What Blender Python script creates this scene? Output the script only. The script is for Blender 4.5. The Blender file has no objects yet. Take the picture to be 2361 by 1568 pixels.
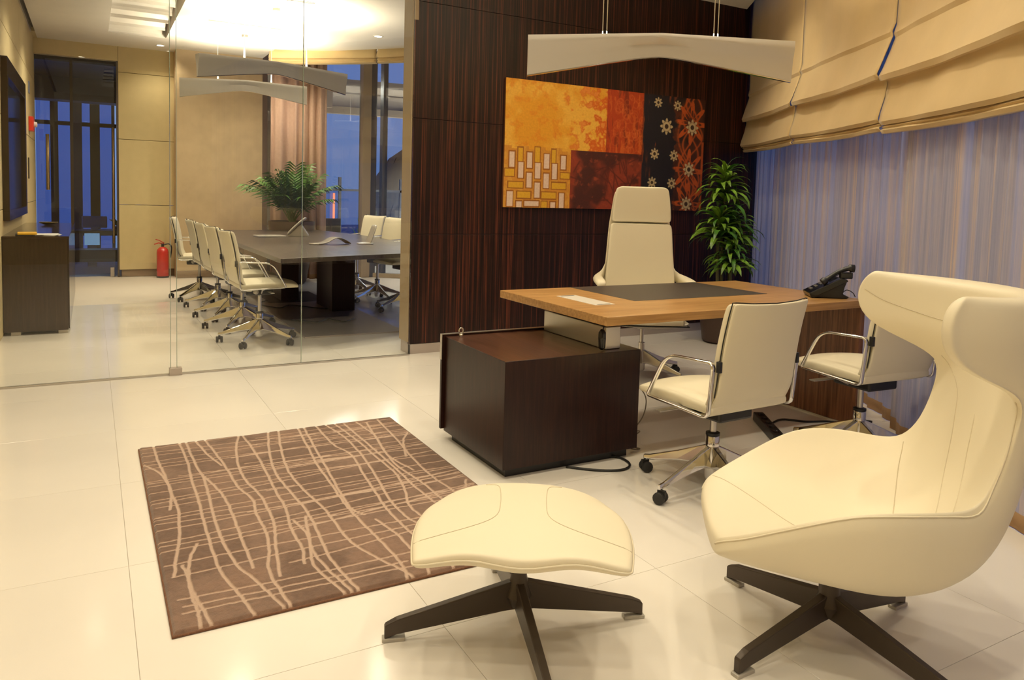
import bpy, bmesh, math, random
import numpy as np
from mathutils import Vector, Matrix
random.seed(7)
SC = bpy.context.scene
COL = SC.collection
R = math.radians
PI = math.pi

# ------------------------------------------------------------------ camera
cam_d = bpy.data.cameras.new('camera')
cam = bpy.data.objects.new('camera', cam_d); COL.objects.link(cam)
cam_d.sensor_width = 36.0
cam_d.lens = 1737.0 / 2361.0 * 36.0
cam_d.shift_x = 0.0
cam_d.shift_y = -(784.0 - 574.0) / 2361.0
cam_d.clip_start = 0.05; cam_d.clip_end = 300
yaw, pitch, roll = R(29.264), R(3.918), R(1.569)
fwd = Vector((math.sin(yaw) * math.cos(pitch), math.cos(yaw) * math.cos(pitch), -math.sin(pitch)))
right0 = Vector((math.cos(yaw), -math.sin(yaw), 0))
up0 = right0.cross(fwd)
right = right0 * math.cos(roll) + up0 * math.sin(roll)
up = right.cross(fwd)
m = Matrix.Identity(4)
for i in range(3):
    m[i][0] = right[i]; m[i][1] = up[i]; m[i][2] = -fwd[i]
m[0][3], m[1][3], m[2][3] = 0.0, 0.0, 1.27
cam.matrix_world = m
SC.camera = cam

# ------------------------------------------------------------------ view, world
SC.view_settings.view_transform = 'Standard'
SC.view_settings.look = 'None'
SC.view_settings.gamma = 1.0
SC.view_settings.use_curve_mapping = False
SC.view_settings.exposure = 0.0
SC.cycles.use_denoising = True
SC.cycles.max_bounces = 10
SC.cycles.diffuse_bounces = 5
SC.cycles.glossy_bounces = 5
SC.cycles.transmission_bounces = 6
SC.cycles.transparent_max_bounces = 16
SC.cycles.caustics_reflective = False
SC.cycles.caustics_refractive = False
SC.cycles.sample_clamp_indirect = 6.0

def lin(c):
    c = c / 255.0
    return c / 12.92 if c <= 0.04045 else ((c + 0.055) / 1.055) ** 2.4
def S(r, g, b):
    return (lin(r), lin(g), lin(b), 1.0)

w = bpy.data.worlds.new('dusk_sky'); SC.world = w
w.use_nodes = True
nt = w.node_tree; nt.nodes.clear()
wo = nt.nodes.new('ShaderNodeOutputWorld'); bg = nt.nodes.new('ShaderNodeBackground')
tc = nt.nodes.new('ShaderNodeTexCoord'); sx = nt.nodes.new('ShaderNodeSeparateXYZ')
rp = nt.nodes.new('ShaderNodeValToRGB'); nz = nt.nodes.new('ShaderNodeTexNoise')
mx = nt.nodes.new('ShaderNodeMath'); mx.operation = 'MULTIPLY_ADD'
nt.links.new(tc.outputs['Generated'], sx.inputs[0])
nt.links.new(tc.outputs['Generated'], nz.inputs['Vector']); nz.inputs['Scale'].default_value = 2.2
nt.links.new(nz.outputs['Fac'], mx.inputs[0]); mx.inputs[1].default_value = 0.25
nt.links.new(sx.outputs['Z'], mx.inputs[2])
nt.links.new(mx.outputs[0], rp.inputs[0])
rp.color_ramp.elements[0].position = 0.0; rp.color_ramp.elements[0].color = S(92, 118, 168)
rp.color_ramp.elements[1].position = 0.55; rp.color_ramp.elements[1].color = S(60, 104, 190)
e = rp.color_ramp.elements.new(0.2); e.color = S(112, 138, 186)
nt.links.new(rp.outputs[0], bg.inputs[0]); bg.inputs[1].default_value = 1.15
nt.links.new(bg.outputs[0], wo.inputs[0])

WARM = (1.0, 0.875, 0.635)
def area(name, loc, size, power, rot=(0, 0, 0), color=WARM, sy=None):
    d = bpy.data.lights.new(name, 'AREA'); d.energy = power; d.color = color
    d.shape = 'RECTANGLE'; d.size = size; d.size_y = sy or size
    o = bpy.data.objects.new(name, d); o.location = loc; o.rotation_euler = rot; COL.objects.link(o)
    return o
def spot(name, loc, power, ang=120, blend=0.8, color=WARM, r=0.05):
    d = bpy.data.lights.new(name, 'SPOT'); d.energy = power; d.color = color
    d.spot_size = R(ang); d.spot_blend = blend; d.shadow_soft_size = r
    o = bpy.data.objects.new(name, d); o.location = loc; COL.objects.link(o)
    return o
# recessed downlights: office ceiling (outside the frame) and conference ceiling
DL_OFF = [(-0.1, -2.16), (1.0, -0.78), (-0.1, -0.7), (-0.6, 0.7), (0.5, 0.7), (1.6, 0.7), (-0.6, 2.1), (0.5, 2.1), (1.6, 2.1), (2.7, 2.1), (-0.6, 3.5), (0.6, 3.6), (1.7, 3.4), (3.0, 3.2), (0.4, 4.9), (1.9, 4.7), (3.3, 4.6), (4.4, 4.5)]
DL_CON = [(1.173, 10.405), (2.146, 10.48), (3.11, 9.06), (0.85, 11.45), (1.1, 6.6), (0.1, 6.4), (2.3, 6.4), (3.4, 7.0), (0.0, 8.3), (0.0, 10.2), (2.3, 8.6)]
for x, y in DL_OFF: spot('downlight_beam', (x, y, 3.17), 43, 130, 0.9)
for x, y in DL_CON: spot('downlight_beam', (x, y, 3.17), 30 if y > 11 else 76, 130, 0.9)

area('terrace_fill_high', (4.6, 12.35, 3.0), 2.2, 90, (R(-25), 0, 0), sy=0.3)  # added fill that brightens the stone drum and terrace; no fitting behind it
area('terrace_fill_low', (5.0, 12.3, 0.3), 1.5, 90, (R(150), 0, 0), sy=0.2)  # second added fill, aimed upward to lighten the canopy; not a real fixture

# ------------------------------------------------------------------ materials
def newmat(name):
    mt = bpy.data.materials.new(name); mt.use_nodes = True
    return mt, mt.node_tree, mt.node_tree.nodes['Principled BSDF']
def pmat(name, col, rough=0.5, metal=0.0, noise=0.0, nscale=30.0, bump=0.0, bscale=200.0, coat=0.0, spec=0.5, sheen=0.0, trans=0.0):
    mt, nt, b = newmat(name)
    b.inputs['Roughness'].default_value = rough
    b.inputs['Metallic'].default_value = metal
    b.inputs['Specular IOR Level'].default_value = spec
    b.inputs['Coat Weight'].default_value = coat
    b.inputs['Coat Roughness'].default_value = 0.05
    b.inputs['Sheen Weight'].default_value = sheen
    tc = nt.nodes.new('ShaderNodeTexCoord')
    if noise > 0:
        n = nt.nodes.new('ShaderNodeTexNoise'); n.inputs['Scale'].default_value = nscale
        n.inputs['Detail'].default_value = 4
        nt.links.new(tc.outputs['Object'], n.inputs['Vector'])
        r = nt.nodes.new('ShaderNodeValToRGB')
        r.color_ramp.elements[0].position = 0.3; r.color_ramp.elements[1].position = 0.7
        r.color_ramp.elements[0].color = tuple(c * (1 - noise) for c in col[:3]) + (1,)
        r.color_ramp.elements[1].color = tuple(min(1, c * (1 + noise)) for c in col[:3]) + (1,)
        nt.links.new(n.outputs['Fac'], r.inputs[0]); nt.links.new(r.outputs[0], b.inputs['Base Color'])
    else:
        b.inputs['Base Color'].default_value = col
    if bump > 0:
        n2 = nt.nodes.new('ShaderNodeTexNoise'); n2.inputs['Scale'].default_value = bscale
        nt.links.new(tc.outputs['Object'], n2.inputs['Vector'])
        bp = nt.nodes.new('ShaderNodeBump'); bp.inputs['Strength'].default_value = bump
        bp.inputs['Distance'].default_value = 0.002
        nt.links.new(n2.outputs['Fac'], bp.inputs['Height']); nt.links.new(bp.outputs[0], b.inputs['Normal'])
    return mt
def wood(name, c0, c1, c2, axis='Z', scale=60.0, stretch=0.03, rough=0.35, coat=0.0, contrast=(0.35, 0.52, 0.68)):
    """straight-grained veneer, grain along axis"""
    mt, nt, b = newmat(name)
    tc = nt.nodes.new('ShaderNodeTexCoord'); mp = nt.nodes.new('ShaderNodeMapping')
    sc = [scale, scale, scale]; sc['XYZ'.index(axis)] = scale * stretch
    mp.inputs['Scale'].default_value = sc
    nt.links.new(tc.outputs['Object'], mp.inputs['Vector'])
    n = nt.nodes.new('ShaderNodeTexNoise'); n.inputs['Scale'].default_value = 1.0; n.inputs['Detail'].default_value = 5
    n.inputs['Roughness'].default_value = 0.65
    nt.links.new(mp.outputs[0], n.inputs['Vector'])
    r = nt.nodes.new('ShaderNodeValToRGB')
    r.color_ramp.elements[0].position = contrast[0]; r.color_ramp.elements[0].color = c0
    r.color_ramp.elements[1].position = contrast[2]; r.color_ramp.elements[1].color = c2
    e = r.color_ramp.elements.new(contrast[1]); e.color = c1
    nt.links.new(n.outputs['Fac'], r.inputs[0]); nt.links.new(r.outputs[0], b.inputs['Base Color'])
    b.inputs['Roughness'].default_value = rough; b.inputs['Coat Weight'].default_value = coat
    b.inputs['Coat Roughness'].default_value = 0.12
    return mt
def emis(name, col, strength):
    mt, nt, b = newmat(name)
    b.inputs['Base Color'].default_value = (0, 0, 0, 1)
    b.inputs['Emission Color'].default_value = col; b.inputs['Emission Strength'].default_value = strength
    return mt
def glass(name, tint=(0.93, 0.96, 0.93, 1), f0=0.05, rough=0.0, gain=1.0):
    """flat architectural glass: sees straight through, mirrors by the angle to the surface"""
    mt = bpy.data.materials.new(name); mt.use_nodes = True; nt = mt.node_tree; nt.nodes.clear()
    o = nt.nodes.new('ShaderNodeOutputMaterial'); mixn = nt.nodes.new('ShaderNodeMixShader')
    t = nt.nodes.new('ShaderNodeBsdfTransparent'); g = nt.nodes.new('ShaderNodeBsdfGlossy')
    t.inputs[0].default_value = tint; g.inputs['Roughness'].default_value = rough
    lw = nt.nodes.new('ShaderNodeLayerWeight'); lw.inputs[0].default_value = 0.5
    p = nt.nodes.new('ShaderNodeMath'); p.operation = 'POWER'; p.inputs[1].default_value = 5.0
    a = nt.nodes.new('ShaderNodeMath'); a.operation = 'MULTIPLY_ADD'; a.inputs[1].default_value = (1 - f0) * gain; a.inputs[2].default_value = f0
    nt.links.new(lw.outputs['Facing'], p.inputs[0]); nt.links.new(p.outputs[0], a.inputs[0])
    nt.links.new(a.outputs[0], mixn.inputs[0]); nt.links.new(t.outputs[0], mixn.inputs[1]); nt.links.new(g.outputs[0], mixn.inputs[2])
    nt.links.new(mixn.outputs[0], o.inputs[0])
    return mt
def sheer(name):
    mt = bpy.data.materials.new(name); mt.use_nodes = True; nt = mt.node_tree; nt.nodes.clear()
    o = nt.nodes.new('ShaderNodeOutputMaterial')
    tc = nt.nodes.new('ShaderNodeUVMap')
    mp = nt.nodes.new('ShaderNodeMapping'); mp.inputs['Scale'].default_value = (11, 0.10, 1)
    n = nt.nodes.new('ShaderNodeTexNoise'); n.inputs['Scale'].default_value = 1.0; n.inputs['Detail'].default_value = 7; n.inputs['Roughness'].default_value = 0.78
    nt.links.new(tc.outputs[0], mp.inputs[0]); nt.links.new(mp.outputs[0], n.inputs['Vector'])
    r = nt.nodes.new('ShaderNodeValToRGB')
    r.color_ramp.elements[0].position = 0.38; r.color_ramp.elements[0].color = (0.55, 0.56, 0.70, 1)
    r.color_ramp.elements[1].position = 0.60; r.color_ramp.elements[1].color = (0.82, 0.65, 0.48, 1)
    e = r.color_ramp.elements.new(0.5); e.color = (0.64, 0.61, 0.68, 1)
    nt.links.new(n.outputs['Fac'], r.inputs[0])
    d = nt.nodes.new('ShaderNodeBsdfDiffuse'); tl = nt.nodes.new('ShaderNodeBsdfTranslucent'); tr = nt.nodes.new('ShaderNodeBsdfTransparent')
    nt.links.new(r.outputs[0], d.inputs[0]); tl.inputs[0].default_value = (0.8, 0.8, 0.85, 1)
    m1 = nt.nodes.new('ShaderNodeMixShader'); m1.inputs[0].default_value = 0.3
    m2 = nt.nodes.new('ShaderNodeMixShader')
    r2 = nt.nodes.new('ShaderNodeValToRGB')
    r2.color_ramp.elements[0].position = 0.38; r2.color_ramp.elements[0].color = (0.46, 0.46, 0.46, 1)
    r2.color_ramp.elements[1].position = 0.66; r2.color_ramp.elements[1].color = (0.12, 0.12, 0.12, 1)
    nt.links.new(n.outputs['Fac'], r2.inputs[0])
    nt.links.new(d.outputs[0], m1.inputs[1]); nt.links.new(tl.outputs[0], m1.inputs[2])
    nt.links.new(r2.outputs[0], m2.inputs[0]); nt.links.new(m1.outputs[0], m2.inputs[1]); nt.links.new(tr.outputs[0], m2.inputs[2])
    nt.links.new(m2.outputs[0], o.inputs[0])
    return mt
def vcol(name, rough=0.8, bump=0.0, bscale=300, sheen=0.0, spec=0.3):
    mt, nt, b = newmat(name)
    a = nt.nodes.new('ShaderNodeVertexColor'); a.layer_name = 'print'
    tc = nt.nodes.new('ShaderNodeTexCoord')
    n = nt.nodes.new('ShaderNodeTexNoise'); n.inputs['Scale'].default_value = bscale; n.inputs['Detail'].default_value = 3
    nt.links.new(tc.outputs['Object'], n.inputs['Vector'])
    mxn = nt.nodes.new('ShaderNodeMix'); mxn.data_type = 'RGBA'; mxn.blend_type = 'MULTIPLY'; mxn.inputs[0].default_value = 0.35
    nt.links.new(a.outputs[0], mxn.inputs[6]); nt.links.new(n.outputs['Fac'], mxn.inputs[7])
    nt.links.new(mxn.outputs[2], b.inputs['Base Color'])
    b.inputs['Roughness'].default_value = rough; b.inputs['Sheen Weight'].default_value = sheen; b.inputs['Specular IOR Level'].default_value = spec
    if bump:
        bp = nt.nodes.new('ShaderNodeBump'); bp.inputs['Strength'].default_value = bump; bp.inputs['Distance'].default_value = 0.003
        nt.links.new(n.outputs['Fac'], bp.inputs['Height']); nt.links.new(bp.outputs[0], b.inputs['Normal'])
    return mt

M = {}
M['tile'] = pmat('polished_tile', (0.80, 0.76, 0.70, 1), rough=0.14, noise=0.03, nscale=1.5, spec=0.5)
M['joint'] = pmat('tile_joint', (0.62, 0.56, 0.48, 1), rough=0.6)
M['ceiling'] = pmat('ceiling_paint', (0.80, 0.76, 0.70, 1), rough=0.9, noise=0.02, nscale=4)
M['panel'] = pmat('fabric_wall_panel', S(204, 186, 140), rough=0.8, noise=0.03, nscale=10, bump=0.1, bscale=400)
M['wallpaper'] = pmat('textured_wallpaper', S(188, 166, 132), rough=0.85, noise=0.06, nscale=6, bump=0.2, bscale=150)
M['taupe'] = pmat('taupe_wall', S(132, 112, 90), rough=0.8, noise=0.04)
M['ebony'] = wood('striped_ebony_veneer', (0.005, 0.0016, 0.0015, 1), (0.016, 0.005, 0.0035, 1), (0.11, 0.026, 0.011, 1), 'Z', 70, 0.010, rough=0.40, coat=0.0, contrast=(0.36, 0.52, 0.68))
M['ebony'].node_tree.nodes['Principled BSDF'].inputs['Specular IOR Level'].default_value = 0.3
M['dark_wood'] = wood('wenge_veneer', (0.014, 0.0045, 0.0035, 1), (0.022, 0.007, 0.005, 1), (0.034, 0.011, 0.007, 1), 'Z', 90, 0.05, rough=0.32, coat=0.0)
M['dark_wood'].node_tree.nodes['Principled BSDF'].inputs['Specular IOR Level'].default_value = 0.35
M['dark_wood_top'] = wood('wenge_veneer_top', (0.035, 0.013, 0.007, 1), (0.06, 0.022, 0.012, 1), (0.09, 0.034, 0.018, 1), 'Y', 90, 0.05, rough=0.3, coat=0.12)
M['walnut'] = wood('golden_walnut_veneer', (0.31, 0.155, 0.045, 1), (0.41, 0.225, 0.075, 1), (0.51, 0.295, 0.11, 1), 'X', 60, 0.04, rough=0.35, coat=0.08)
M['walnut_v'] = wood('walnut_side_panel', (0.10, 0.032, 0.012, 1), (0.20, 0.075, 0.03, 1), (0.32, 0.14, 0.06, 1), 'Z', 70, 0.03, rough=0.35)
M['leather'] = pmat('cream_leather', (0.78, 0.715, 0.54, 1), rough=0.42, bump=0.08, bscale=500, spec=0.4)
M['leather2'] = pmat('cream_lounge_leather', (0.77, 0.70, 0.535, 1), rough=0.45, bump=0.06, bscale=500, spec=0.35)
M['seam'] = pmat('leather_seam', (0.62, 0.55, 0.40, 1), rough=0.6)
M['blackline'] = pmat('black_piping', (0.012, 0.012, 0.012, 1), rough=0.4)
M['inlay'] = pmat('dark_leather_inlay', (0.040, 0.030, 0.022, 1), rough=0.45, bump=0.1, bscale=600)
M['chrome'] = pmat('polished_chrome', (0.78, 0.77, 0.75, 1), rough=0.10, metal=1.0)
M['alu'] = pmat('satin_aluminium', (0.62, 0.59, 0.55, 1), rough=0.35, metal=1.0)
M['alu_lamp'] = pmat('brushed_lamp_aluminium', (0.62, 0.60, 0.56, 1), rough=0.28, metal=0.25)
M['steel'] = pmat('brushed_steel_skirting', (0.52, 0.46, 0.42, 1), rough=0.38, metal=0.7)
M['bronze'] = pmat('bronze_painted_metal', (0.062, 0.046, 0.034, 1), rough=0.38, metal=0.35)
M['black'] = pmat('black_plastic', (0.012, 0.012, 0.013, 1), rough=0.38)
M['blackg'] = pmat('black_gloss_plastic', (0.010, 0.010, 0.012, 1), rough=0.12)
M['rubber'] = pmat('caster_rubber', (0.02, 0.019, 0.018, 1), rough=0.6)
M['clearfoot'] = pmat('plastic_foot_pad', (0.42, 0.39, 0.34, 1), rough=0.3)
M['grey'] = pmat('grey_plastic', (0.15, 0.14, 0.13, 1), rough=0.4)
M['silver'] = pmat('silver_plastic', (0.5, 0.47, 0.42, 1), rough=0.3, metal=0.4)
M['blind'] = pmat('beige_taffeta', S(206, 180, 130), rough=0.6, noise=0.04, nscale=5, bump=0.25, bscale=18, sheen=0.2)
M['sheer'] = sheer('sheer_curtain_fabric')
M['pinksheer'] = pmat('pale_drape', S(176, 146, 130), rough=0.9, noise=0.05)
M['glass'] = glass('partition_glass', (0.985, 0.992, 0.98, 1), f0=0.04)
M['glass_edge'] = pmat('green_glass_edge', (0.30, 0.36, 0.30, 1), rough=0.2)
M['winglass'] = glass('window_glass', (0.80, 0.86, 0.95, 1), f0=0.07)
M['doorglass'] = glass('tinted_door_glass', (0.42, 0.55, 0.80, 1), f0=0.06)
M['frame'] = pmat('champagne_frame', S(160, 142, 116), rough=0.5)
M['framedark'] = pmat('dark_grey_frame', S(70, 72, 82), rough=0.4)
M['red'] = pmat('red_enamel', (0.50, 0.022, 0.018, 1), rough=0.25, coat=0.3)
M['leaf'] = pmat('striped_green_leaf', (0.16, 0.30, 0.03, 1), rough=0.4, noise=0.55, nscale=9)
M['leafdark'] = pmat('deep_green_leaf', (0.06, 0.17, 0.02, 1), rough=0.4, noise=0.5, nscale=9)
M['palm'] = pmat('palm_leaf', (0.05, 0.13, 0.015, 1), rough=0.45, noise=0.4, nscale=8)
M['stem'] = pmat('plant_stem', (0.10, 0.10, 0.035, 1), rough=0.7)
M['pot'] = pmat('brown_planter', (0.055, 0.028, 0.018, 1), rough=0.45)
M['soil'] = pmat('potting_soil', (0.02, 0.014, 0.01, 1), rough=0.95, noise=0.4, nscale=80)
M['screen'] = pmat('dark_screen_glass', (0.008, 0.010, 0.018, 1), rough=0.06, spec=0.8)
M['yellow'] = pmat('yellow_folder', (0.75, 0.42, 0.01, 1), rough=0.5)
M['paper'] = pmat('white_paper', (0.75, 0.74, 0.72, 1), rough=0.8)
M['lit'] = emis('lit_lamp_lens', (1.0, 0.90, 0.68, 1), 14.0)
M['uplight'] = emis('pendant_uplight', (1.0, 0.86, 0.58, 1), 8.0)
M['darkslot'] = pmat('dark_slot', (0.03, 0.022, 0.012, 1), rough=0.8)
M['brass'] = pmat('aged_brass', (0.42, 0.30, 0.14, 1), rough=0.35, metal=0.7)
M['stone'] = pmat('sandstone_cladding', S(150, 138, 128), rough=0.9, noise=0.06, nscale=3)
M['canopy'] = pmat('canopy_panel', S(180, 165, 150), rough=0.7)
M['deck'] = pmat('terrace_deck', S(96, 104, 128), rough=0.6, noise=0.1)
M['darkceil'] = pmat('dark_brown_ceiling', (0.012, 0.006, 0.004, 1), rough=0.4)
M['strip'] = emis('orange_light_strip', (1.0, 0.22, 0.09, 1), 2.2)
M['cone'] = emis('cable_cone_reflection', (1.0, 0.86, 0.62, 1), 1.6)  # emission stands in for lamp light reflected off the cable hooks
M['monitor'] = pmat('pale_monitor_back', (0.25, 0.28, 0.42, 1), rough=0.4)
M['paperlit'] = emis('lit_screen', (0.75, 0.90, 0.72, 1), 0.9)
M['call'] = pmat('red_call_point_plastic', (0.7, 0.03, 0.015, 1), rough=0.35)
M['cable'] = pmat('black_cable_sheath', (0.015, 0.014, 0.013, 1), rough=0.5)
M['cablelight'] = pmat('grey_cable_sheath', (0.22, 0.18, 0.13, 1), rough=0.5)
M['bluecable'] = pmat('blue_cable_sheath', (0.03, 0.10, 0.40, 1), rough=0.5)

# ------------------------------------------------------------------ mesh helpers
def link(o, parent=None):
    COL.objects.link(o)
    if parent: o.parent = parent
    return o
def finish(name, bm, mat, parent=None, smooth=False, bevel=0.0, seg=2, sub=0, loc=None, rot=None):
    me = bpy.data.meshes.new(name)
    bmesh.ops.recalc_face_normals(bm, faces=bm.faces[:])
    bm.to_mesh(me); bm.free()
    mats = mat if isinstance(mat, (list, tuple)) else [mat]
    for x in mats: me.materials.append(x)
    o = bpy.data.objects.new(name, me); link(o, parent)
    if smooth:
        for p in me.polygons: p.use_smooth = True
    if bevel > 0:
        b = o.modifiers.new('bevel', 'BEVEL'); b.width = bevel; b.segments = seg; b.limit_method = 'ANGLE'; b.angle_limit = R(35)
    if sub:
        s = o.modifiers.new('sub', 'SUBSURF'); s.levels = sub; s.render_levels = sub
    if loc: o.location = loc
    if rot: o.rotation_euler = rot
    return o
def thing(name, label, cat, loc=(0, 0, 0), rz=0.0, group=None, kind=None):
    o = bpy.data.objects.new(name, None); COL.objects.link(o)
    o.empty_display_size = 0.1
    o.location = loc; o.rotation_euler = (0, 0, rz); tag(o, label, cat, group, kind)
    return o
def tag(o, label=None, cat=None, group=None, kind=None):
    if label: o['label'] = label
    if cat: o['category'] = cat
    if group: o['group'] = group
    if kind: o['kind'] = kind
    return o
def abox(bm, x0, x1, y0, y1, z0, z1, mi=0):
    vs = [bm.verts.new(p) for p in [(x0, y0, z0), (x1, y0, z0), (x1, y1, z0), (x0, y1, z0), (x0, y0, z1), (x1, y0, z1), (x1, y1, z1), (x0, y1, z1)]]
    for f in [(0, 3, 2, 1), (4, 5, 6, 7), (0, 1, 5, 4), (1, 2, 6, 5), (2, 3, 7, 6), (3, 0, 4, 7)]:
        fc = bm.faces.new([vs[i] for i in f]); fc.material_index = mi
def box(name, x0, x1, y0, y1, z0, z1, mat, parent=None, bevel=0.0, **k):
    bm = bmesh.new(); abox(bm, x0, x1, y0, y1, z0, z1)
    return finish(name, bm, mat, parent, bevel=bevel, **k)
def aprism(bm, pts, z0, z1):
    lo = [bm.verts.new((p[0], p[1], z0)) for p in pts]; hi = [bm.verts.new((p[0], p[1], z1)) for p in pts]
    bm.faces.new(lo[::-1]); bm.faces.new(hi)
    n = len(pts)
    for i in range(n): bm.faces.new([lo[i], lo[(i + 1) % n], hi[(i + 1) % n], hi[i]])
def prism(name, pts, z0, z1, mat, parent=None, **k):
    bm = bmesh.new(); aprism(bm, pts, z0, z1)
    return finish(name, bm, mat, parent, **k)
def extr(bm, prof, axis, a, b):
    """profile in the plane normal to axis, extruded from a to b. axis 'X': prof=(y,z); 'Y': prof=(x,z)"""
    def P(p, t): return (t, p[0], p[1]) if axis == 'X' else (p[0], t, p[1])
    lo = [bm.verts.new(P(p, a)) for p in prof]; hi = [bm.verts.new(P(p, b)) for p in prof]
    bm.faces.new(lo); bm.faces.new(hi[::-1])
    n = len(prof)
    for i in range(n): bm.faces.new([lo[i], hi[i], hi[(i + 1) % n], lo[(i + 1) % n]])
def alathe(bm, prof, seg=24, c=(0, 0, 0), cap=True):
    rings = []
    for r, z in prof:
        if r < 1e-6: rings.append([bm.verts.new((c[0], c[1], c[2] + z))])
        else: rings.append([bm.verts.new((c[0] + r * math.cos(2 * PI * i / seg), c[1] + r * math.sin(2 * PI * i / seg), c[2] + z)) for i in range(seg)])
    for a, b in zip(rings, rings[1:]):
        for i in range(seg):
            j = (i + 1) % seg
            if len(a) == 1 and len(b) == 1: continue
            if len(a) == 1: bm.faces.new([a[0], b[j], b[i]])
            elif len(b) == 1: bm.faces.new([a[i], a[j], b[0]])
            else: bm.faces.new([a[i], a[j], b[j], b[i]])
    if cap:
        if len(rings[0]) > 1: bm.faces.new(rings[0][::-1])
        if len(rings[-1]) > 1: bm.faces.new(rings[-1])
def lathe(name, prof, mat, parent=None, seg=24, c=(0, 0, 0), smooth=True, cap=True, **k):
    bm = bmesh.new(); alathe(bm, prof, seg, c, cap)
    o = finish(name, bm, mat, parent, smooth=False, **k)
    if smooth:
        o.data.polygons.foreach_set('use_smooth', [True] * len(o.data.polygons))
        try: o.data.set_sharp_from_angle(angle=R(40))
        except Exception: pass
    return o
def atube(bm, pts, r, n=8, closed=False, rb=None, upv=None):
    """tube along pts; r (and rb for a flat oval section, rb along the up vector); r may be a list"""
    P = [Vector(p) for p in pts]; N = len(P)
    rs = r if isinstance(r, (list, tuple)) else [r] * N
    prev = None; rings = []
    for i in range(N):
        if closed: t = (P[(i + 1) % N] - P[i - 1])
        else: t = (P[min(i + 1, N - 1)] - P[max(i - 1, 0)])
        t.normalize()
        if prev is None:
            ref = Vector(upv) if upv else (Vector((0, 0, 1)) if abs(t.z) < 0.9 else Vector((1, 0, 0)))
        else: ref = Vector(upv) if upv else prev
        u = ref - t * ref.dot(t)
        if u.length < 1e-5: u = Vector((1, 0, 0)) - t * t.x
        u.normalize(); v = t.cross(u); prev = u
        ra = rs[i]; rbb = rb if rb is not None else ra
        rings.append([bm.verts.new(P[i] + v * (ra * math.cos(2 * PI * k / n)) + u * (rbb * math.sin(2 * PI * k / n))) for k in range(n)])
    pairs = list(zip(rings, rings[1:])) + ([(rings[-1], rings[0])] if closed else [])
    for a, b in pairs:
        for k in range(n):
            j = (k + 1) % n
            bm.faces.new([a[k], a[j], b[j], b[k]])
    if not closed:
        bm.faces.new(rings[0][::-1]); bm.faces.new(rings[-1])
def tube(name, pts, r, mat, parent=None, n=8, closed=False, rb=None, upv=None, **k):
    bm = bmesh.new(); atube(bm, pts, r, n, closed, rb, upv)
    return finish(name, bm, mat, parent, smooth=True, **k)
def fillet(pts, rad, closed=False, n=5):
    P = [Vector(p) for p in pts]; N = len(P); out = []
    for i in range(N):
        if not closed and i in (0, N - 1): out.append(P[i]); continue
        a, b, c = P[i - 1], P[i], P[(i + 1) % N]
        r = rad[i] if isinstance(rad, (list, tuple)) else rad
        d1 = (a - b); d2 = (c - b); l = min(r, d1.length * 0.48, d2.length * 0.48)
        d1.normalize(); d2.normalize()
        p0 = b + d1 * l; p1 = b + d2 * l
        for k in range(n + 1):
            t = k / n
            out.append(p0 * (1 - t) ** 2 + b * 2 * t * (1 - t) + p1 * t ** 2)
    return out
def spline(pts, n=8):
    P = [Vector(p) for p in pts]; out = []
    Q = [P[0] * 2 - P[1]] + P + [P[-1] * 2 - P[-2]]
    for i in range(1, len(Q) - 2):
        for k in range(n):
            t = k / n; a, b, c, d = Q[i - 1], Q[i], Q[i + 1], Q[i + 2]
            out.append(0.5 * ((2 * b) + (c - a) * t + (2 * a - 5 * b + 4 * c - d) * t * t + (3 * b - a - 3 * c + d) * t ** 3))
    out.append(P[-1]); return out
def shell(name, front, back, mat, parent=None, sub=2, **k):
    """closed solid between two equal grids of points"""
    bm = bmesh.new()
    nr, nc = len(front), len(front[0])
    F = [[bm.verts.new(p) for p in row] for row in front]; B = [[bm.verts.new(p) for p in row] for row in back]
    for i in range(nr - 1):
        for j in range(nc - 1):
            bm.faces.new([F[i][j], F[i][j + 1], F[i + 1][j + 1], F[i + 1][j]])
            bm.faces.new([B[i][j], B[i + 1][j], B[i + 1][j + 1], B[i][j + 1]])
    rim = [(i, 0) for i in range(nr)] + [(nr - 1, j) for j in range(1, nc)] + [(i, nc - 1) for i in range(nr - 2, -1, -1)] + [(0, j) for j in range(nc - 2, 0, -1)]
    for a, b in zip(rim, rim[1:] + rim[:1]):
        bm.faces.new([F[a[0]][a[1]], F[b[0]][b[1]], B[b[0]][b[1]], B[a[0]][a[1]]])
    return finish(name, bm, mat, parent, smooth=True, sub=sub, **k)
def join_path(prof, n):
    """resample a polyline of tuples to n points by length"""
    P = [Vector(p) for p in prof]; L = [0]
    for a, b in zip(P, P[1:]): L.append(L[-1] + (b - a).length)
    out = []
    for i in range(n):
        s = L[-1] * i / (n - 1); k = 0
        while k < len(L) - 2 and L[k + 1] < s: k += 1
        t = (s - L[k]) / max(1e-9, L[k + 1] - L[k]); out.append(P[k].lerp(P[k + 1], min(1, t)))
    return out
def dup(o, parent=None, loc=None, rz=None, label=None, group=None):
    c = o.copy(); COL.objects.link(c); c.parent = parent
    if loc is not None: c.location = loc
    if rz is not None: c.rotation_euler = (0, 0, rz)
    if label: c['label'] = label
    if group: c['group'] = group
    for ch in list(o.children): dup(ch, c)
    return c

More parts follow.
